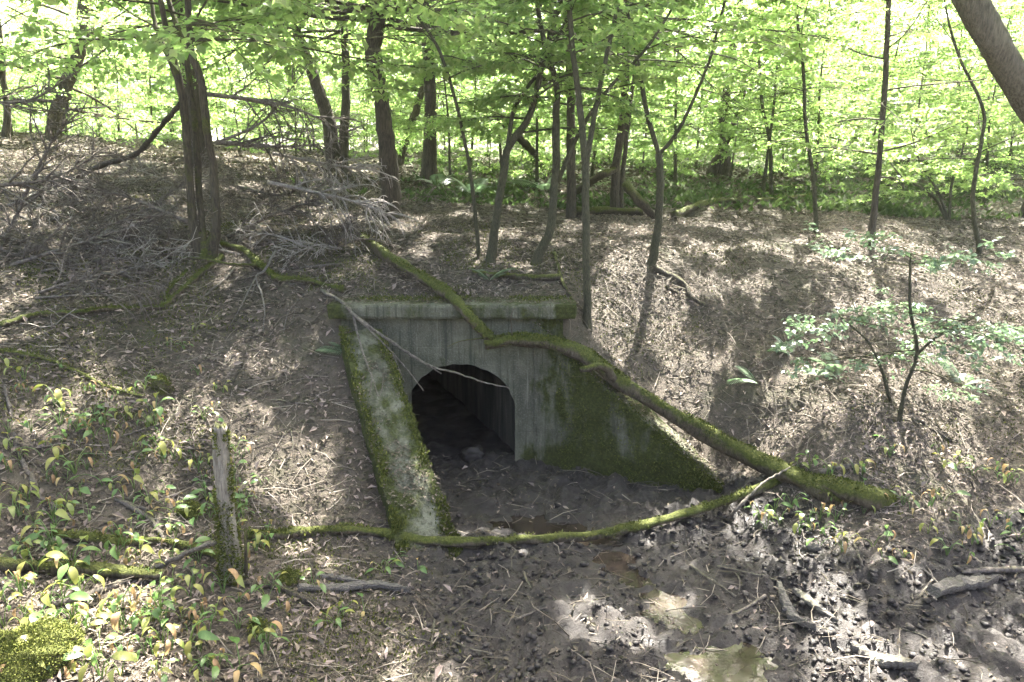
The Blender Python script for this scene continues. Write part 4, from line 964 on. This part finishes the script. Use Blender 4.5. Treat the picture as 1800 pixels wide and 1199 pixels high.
# fine twig litter
def twiglets(n, reg, dens, r=(.0022, .0065), Lr=(.08, .42)):
    x, y, h, mud = scatter(n, *reg, dens); n = len(x); mb = MB(); nn = gnorm(x, y); a = rng.random(n) * 6.28
    d = np.stack([np.cos(a), np.sin(a), rng.normal(0, .12, n)], -1); d = unit(d - nn * (d * nn).sum(1)[:, None] * .8)
    L = rng.uniform(*Lr, n); rr = rng.uniform(*r, n); p0 = np.stack([x, y, h + .012], -1); side = unit(np.cross(d, nn))
    pts = [p0, p0 + d * (L * .5)[:, None] + side * (L * rng.normal(0, .08, n))[:, None] + nn * (L * .04)[:, None], p0 + d * L[:, None]]
    v = []
    for k, p in enumerate(pts):
        for ang in (0, 2.09, 4.19):
            v.append(p + (side * math.cos(ang) + nn * math.sin(ang)) * (rr * (1, .85, .5)[k])[:, None])
    v = np.stack(v, 1); b = np.arange(n)[:, None] * 9
    q = np.concatenate([np.stack([b + k * 3 + j, b + k * 3 + (j + 1) % 3, b + k * 3 + 3 + (j + 1) % 3, b + k * 3 + 3 + j], -1) for k in range(2) for j in range(3)], 1)
    mb.add(v.reshape(-1, 3), q.reshape(-1, 4), None, np.repeat(rng.random(n), 6)); return mb
mb = twiglets(27000, (-8.5, 9, 3.5, 14), lambda x, y, m: (.75 - .55 * m) * (np.abs(x) < .8 * y))
o = mb.build('twig_litter', M['straw'], None, True); o['kind'] = 'stuff'; tag(o, 'fine broken twigs strewn over banks and mud', 'twig litter')
# moss on the ground of the left bank and round the logs
x, y, h, mud = scatter(150000, -6.5, 7, 3.5, 12, lambda x, y, m: (1 - m) * sstep(.04, .16, fbm(x - 5.3, y + 2.2, 1.1, 4) + .05 * sstep(0, -2, x)) * (np.abs(x) < .8 * y) * np.where(x > 0, .5, 1)); n = len(x); mb = MB()
fuzz(mb, np.stack([x, y, h + .012], -1), np.tile([0, 0, 1.], (n, 1)), .026); o = mb.build('ground_moss', M['moss'], None, False); o['kind'] = 'stuff'; tag(o, 'green moss patches on the banks', 'moss')
# mud clods
t_ = (1 + 5 ** .5) / 2
ico_v = unit(np.array([(-1, t_, 0), (1, t_, 0), (-1, -t_, 0), (1, -t_, 0), (0, -1, t_), (0, 1, t_), (0, -1, -t_), (0, 1, -t_), (t_, 0, -1), (t_, 0, 1), (-t_, 0, -1), (-t_, 0, 1)]))
ico_f = np.array([(0, 11, 5), (0, 5, 1), (0, 1, 7), (0, 7, 10), (0, 10, 11), (1, 5, 9), (5, 11, 4), (11, 10, 2), (10, 7, 6), (7, 1, 8), (3, 9, 4), (3, 4, 2), (3, 2, 6), (3, 6, 8), (3, 8, 9), (4, 9, 5), (2, 4, 11), (6, 2, 10), (8, 6, 7), (9, 8, 1)])
x, y, h, mud = scatter(60000, -2.5, 6, 3.5, 8.2, lambda x, y, m: np.where(m > .55, .35 * np.clip(1 + 2 * fbm(x, y, 1.3, 3), .1, 1) * (1 - .95 * np.clip(pools(x, y), 0, 1)), 0) * np.where(inside(x, y), .35, 1))
n = len(x); s = .006 + .026 * rng.random(n) ** 4.0
v = ico_v[None] * (1 + rng.normal(0, .3, (n, 12, 1))) * s[:, None, None] * np.array([1.15, 1.15, .8]) + np.stack([x, y, h + s * .2], -1)[:, None]
mb = MB(); mb.add(v.reshape(-1, 3), None, (ico_f[None] + np.arange(n)[:, None, None] * 12).reshape(-1, 3))
o = mb.build('mud_clods', M['clod'], None, True); o['kind'] = 'stuff'; tag(o, 'churned dark mud clods on the gully floor', 'mud')
# green ground cover in the far wood
x, y, h, mud = scatter(52000, -8, 24, 14, 34, lambda x, y, m: np.clip(.5 + 2.2 * fbm(x, y, .35, 3), 0, 1) * sstep(-6, 1, x) * (np.abs(x) < .8 * y))
n = len(x); a = rng.random(n) * 6.28; d = unit(np.stack([np.cos(a), np.sin(a), .4 + rng.random(n)], -1)); nn = unit(rng.normal(0, .5, (n, 3)) + [0, 0, 1]); L = .10 + .16 * rng.random(n)
mb = MB(); leaves(mb, np.stack([x, y, h], -1), d, nn, L, L * .4, np.clip(rng.normal(.5, .2, n), 0, 1)); o = mb.build('ground_cover', M['cover'], None, False); o['kind'] = 'stuff'
tag(o, 'low green plants carpeting the far woodland floor', 'ground cover')

# ------------------------------------------------------------------ leafy plants and ferns
def leaf_mesh(name, mat, w=.42, curl=.35, tint=.5, cup=.15):
    mb = MB(); u = np.linspace(0, 1, 8); c = np.array([-1, -.5, 0, .5, 1]); U, Cc = np.meshgrid(u, c, indexing='ij')
    prof = w * .5 * np.sin(np.pi * np.clip(U, .02, .99) ** .75) ** .9
    v = np.stack([U * np.cos(curl * U), Cc * prof, -np.sin(curl * U) * U + cup * np.abs(Cc) * prof + .02 * np.sin(9 * U + 2 * Cc)], -1)
    i = np.arange(7)[:, None] * 5 + np.arange(4)[None]; mb.add(v.reshape(-1, 3), np.stack([i, i + 5, i + 6, i + 1], -1).reshape(-1, 4), None, tint); return mb.mesh(name, mat)
LM = [leaf_mesh('leaf', M['plant'], .45, .4, .1), leaf_mesh('leaf', M['plant'], .38, .8, .3), leaf_mesh('leaf', M['plant'], .5, .3, .45), leaf_mesh('leaf', M['plant'], .40, .9, .85)]
LMW = [leaf_mesh('leaf', M['wilted'], .30, 1.4, .3, .5), leaf_mesh('leaf', M['wilted'], .34, 1.1, .8, .4)]
def plant_model(k, hgt, wil):
    t = empty('leafy_plant', (0, 0, 0)); st = MB()
    for q in range(k):
        az = q * 2.4 + rng.random(); out = .03 + .07 * rng.random(); hh = hgt * (.5 + .6 * rng.random())
        tip = np.array([math.cos(az) * out, math.sin(az) * out, hh]); tube(st, spline([[0, 0, -.03], tip * [.35, .35, .6], tip], 6), np.linspace(.004, .002, 6), 4, 0)
        me = random.choice(LMW if rng.random() < wil else LM); o = bpy.data.objects.new('leaf', me); COL.objects.link(o); o.parent = t
        s = rng.uniform(.06, .12); o.location = tip; o.scale = (s, s, s); o.rotation_euler = (rng.normal(0, .35), rng.uniform(-.5, .7), az + rng.normal(0, .3))
    st.build('stem', M['plant'], t); return t
protos = [plant_model(k, h_, w_) for k, h_, w_ in ((3, .12, .1), (4, .16, .1), (2, .10, .2), (5, .15, .15), (3, .10, 1.), (2, .13, .6), (4, .2, .0))]
REG = [(0, 640, 590, 760, 'high on the left bank'), (0, 230, 760, 900, 'near the left edge above the logs'), (230, 640, 760, 900, 'between the broken stump and the wing wall'),
       (0, 380, 900, 1060, 'around the grey pole and rotten logs'), (380, 700, 900, 1060, 'just right of the broken stump'), (0, 200, 1060, 1300, 'beside the mossy hump in the corner'), (200, 700, 1060, 1300, 'at the bottom edge of the left bank')]
def region(px, py):
    for a, b, c, d, t in REG:
        if a <= px < b and c <= py < d: return t
    return 'on the left bank'
LOOK = ['low three-leaved green plant', 'four-leaved green plant', 'small two-leaved green plant', 'bushy five-leaved plant', 'small wilting plant with orange-brown leaves', 'thin plant with yellowing leaves', 'taller green plant']
def put_plant(k, px, py, label, group, s=1.):
    pr = protos[k]; t = pr if not used.get(pr.name) else copy_tree(pr); used[pr.name] = 1
    g = G(px, py); t.location = g; nn = nrm(g[0], g[1]); t.rotation_euler = (-.5 * nn[1] * 0, 0, rng.random() * 6.28); t.scale = (s, s, s); tag(t, label, 'plant', group)
for k in range(300):
    if k % 3 == 0: cx_, cy_ = rng.uniform(0, 560) * rng.random() ** .25, 600 + 595 * rng.random() ** .75
    px = abs(cx_ + rng.normal(0, 55)); py = min(1195, max(585, cy_ + rng.normal(0, 30)))
    if px > 470 and py < 1000: px *= .7
    if px > 560 and 900 < py: px -= 60
    kk = random.choices(range(7), (4, 4, 3, 3, 5, 4, 2))[0]
    put_plant(kk, px, py, LOOK[kk] + ' ' + region(px, py), 'broad-leaved plants of the left bank', rng.choice([.7, .85, 1., 1.2, 1.45], p=[.2, .25, .25, .2, .1]))
for k in range(52):
    px = rng.uniform(1400, 1800); py = rng.uniform(800, 1000) - (1800 - px) * .05
    kk = random.choices(range(7), (4, 4, 3, 3, 2, 1, 1))[0]
    put_plant(kk, px, py, LOOK[kk] + (' by the foot of the fallen tree' if px < 1530 else ' on the right slope below the pale-leaved sapling' if px < 1670 else ' at the right edge above the brown log'), 'plants at the foot of the right slope', rng.uniform(.8, 1.25))
for px, py, kk in [(1335, 915, 3), (1345, 935, 1), (1370, 925, 3), (1390, 900, 6), (1420, 930, 3), (1440, 915, 1), (1360, 905, 6), (1405, 945, 0)]:
    put_plant(kk, px, py, 'plant of the dense green clump below the foot of the fallen tree', 'green clump below the fallen tree', 1.1)
for px, py, kk in [(688, 1005, 6), (676, 1012, 3), (735, 1005, 2), (590, 1105, 3), (605, 1085, 0), (640, 1075, 2)]:
    put_plant(kk, px, py, 'green plant beside the split planks and wing wall foot', 'plants beside the split planks', 1.0)

def frond_mesh(L=.5, pairs=22):
    mb = MB(); u = np.linspace(0, 1, 10); p = np.stack([u * L * np.cos(.5 * u), np.zeros(10), L * (.35 * u - .45 * u ** 2)], -1); tube(mb, p, np.linspace(.004, .0015, 10), 4, 0)
    w = np.linspace(.08, .99, pairs); q = np.stack([np.interp(w, u, p[:, k]) for k in range(3)], -1)
    for sg in (-1, 1):
        d = np.stack([np.full(pairs, .35), np.full(pairs, sg * 1.), np.full(pairs, -.12)], -1); ll = L * .30 * np.sin(np.pi * (w * .85 + .12)) ** .8
        leaves(mb, q, d, np.tile([0, 0, 1.], (pairs, 1)) + rng.normal(0, .12, (pairs, 3)), ll, ll * .13 + .003, np.clip(rng.normal(.5, .2, pairs), 0, 1))
    return mb.mesh('frond', M['leaf_cool'])
FR = [frond_mesh(.45), frond_mesh(.36, 18)]
def fern(label, px, py, n, az0, spread, s=1., el=.5):
    g = G(px, py); t = empty('fern', g, label, 'fern')
    for k in range(n):
        o = bpy.data.objects.new('frond', FR[k % 2]); COL.objects.link(o); o.parent = t; o.location = (0, 0, .0)
        o.rotation_euler = (rng.normal(0, .15), -el + rng.normal(0, .2), az0 + (k - (n - 1) / 2) * spread + rng.normal(0, .15)); ss = s * rng.uniform(.8, 1.2); o.scale = (ss, ss, ss)
for a_ in [('fern with two pale fronds on the slope right of the fallen tree', 1330, 675, 3, 2.6, .9), ('fern arching beside the pale slanting stick', 1385, 625, 3, 2.4, 1.2),
           ('fern left of the pale-leaved sapling', 1470, 660, 4, 2.8, .9), ('fern right of the pale-leaved sapling', 1690, 680, 3, .8, 1.0),
           ('fern drooping over the top of the left wing wall', 612, 625, 3, 2.2, .9), ('fern high on the bank above the coping', 860, 495, 4, 1.2, 1.4),
           ('fern on the bank crest behind the thin saplings', 830, 345, 5, 1.2, 1.2, 1.6), ('fern on the bank crest right of the thickest trunk', 770, 330, 5, 1.0, 1.2, 1.6), ('fern on the crest left of the fallen logs', 960, 340, 5, 1.0, 1.2, 2.0)]:
    fern(*a_)

# ------------------------------------------------------------------ the air
hz = bpy.data.materials.new('haze'); hz.use_nodes = True; nt = hz.node_tree; nt.nodes.remove(nt.nodes['Principled BSDF'])
pv = nt.nodes.new('ShaderNodeVolumePrincipled'); pv.inputs['Color'].default_value = (.95, .97, .93, 1); pv.inputs['Density'].default_value = .0005; pv.inputs['Anisotropy'].default_value = .55
nt.links.new(pv.outputs[0], nt.nodes['Material Output'].inputs['Volume'])
mb = MB(); v = np.array([(x, y, z) for z in (-3, 40) for y in (-95, 195) for x in (-165, 165)]); mb.add(v, [(0, 2, 3, 1), (4, 5, 7, 6), (0, 1, 5, 4), (1, 3, 7, 5), (3, 2, 6, 7), (2, 0, 4, 6)])
o = mb.build('haze', hz, None, False); o['kind'] = 'stuff'; tag(o, 'thin bright haze filling the air of the wood', 'haze')
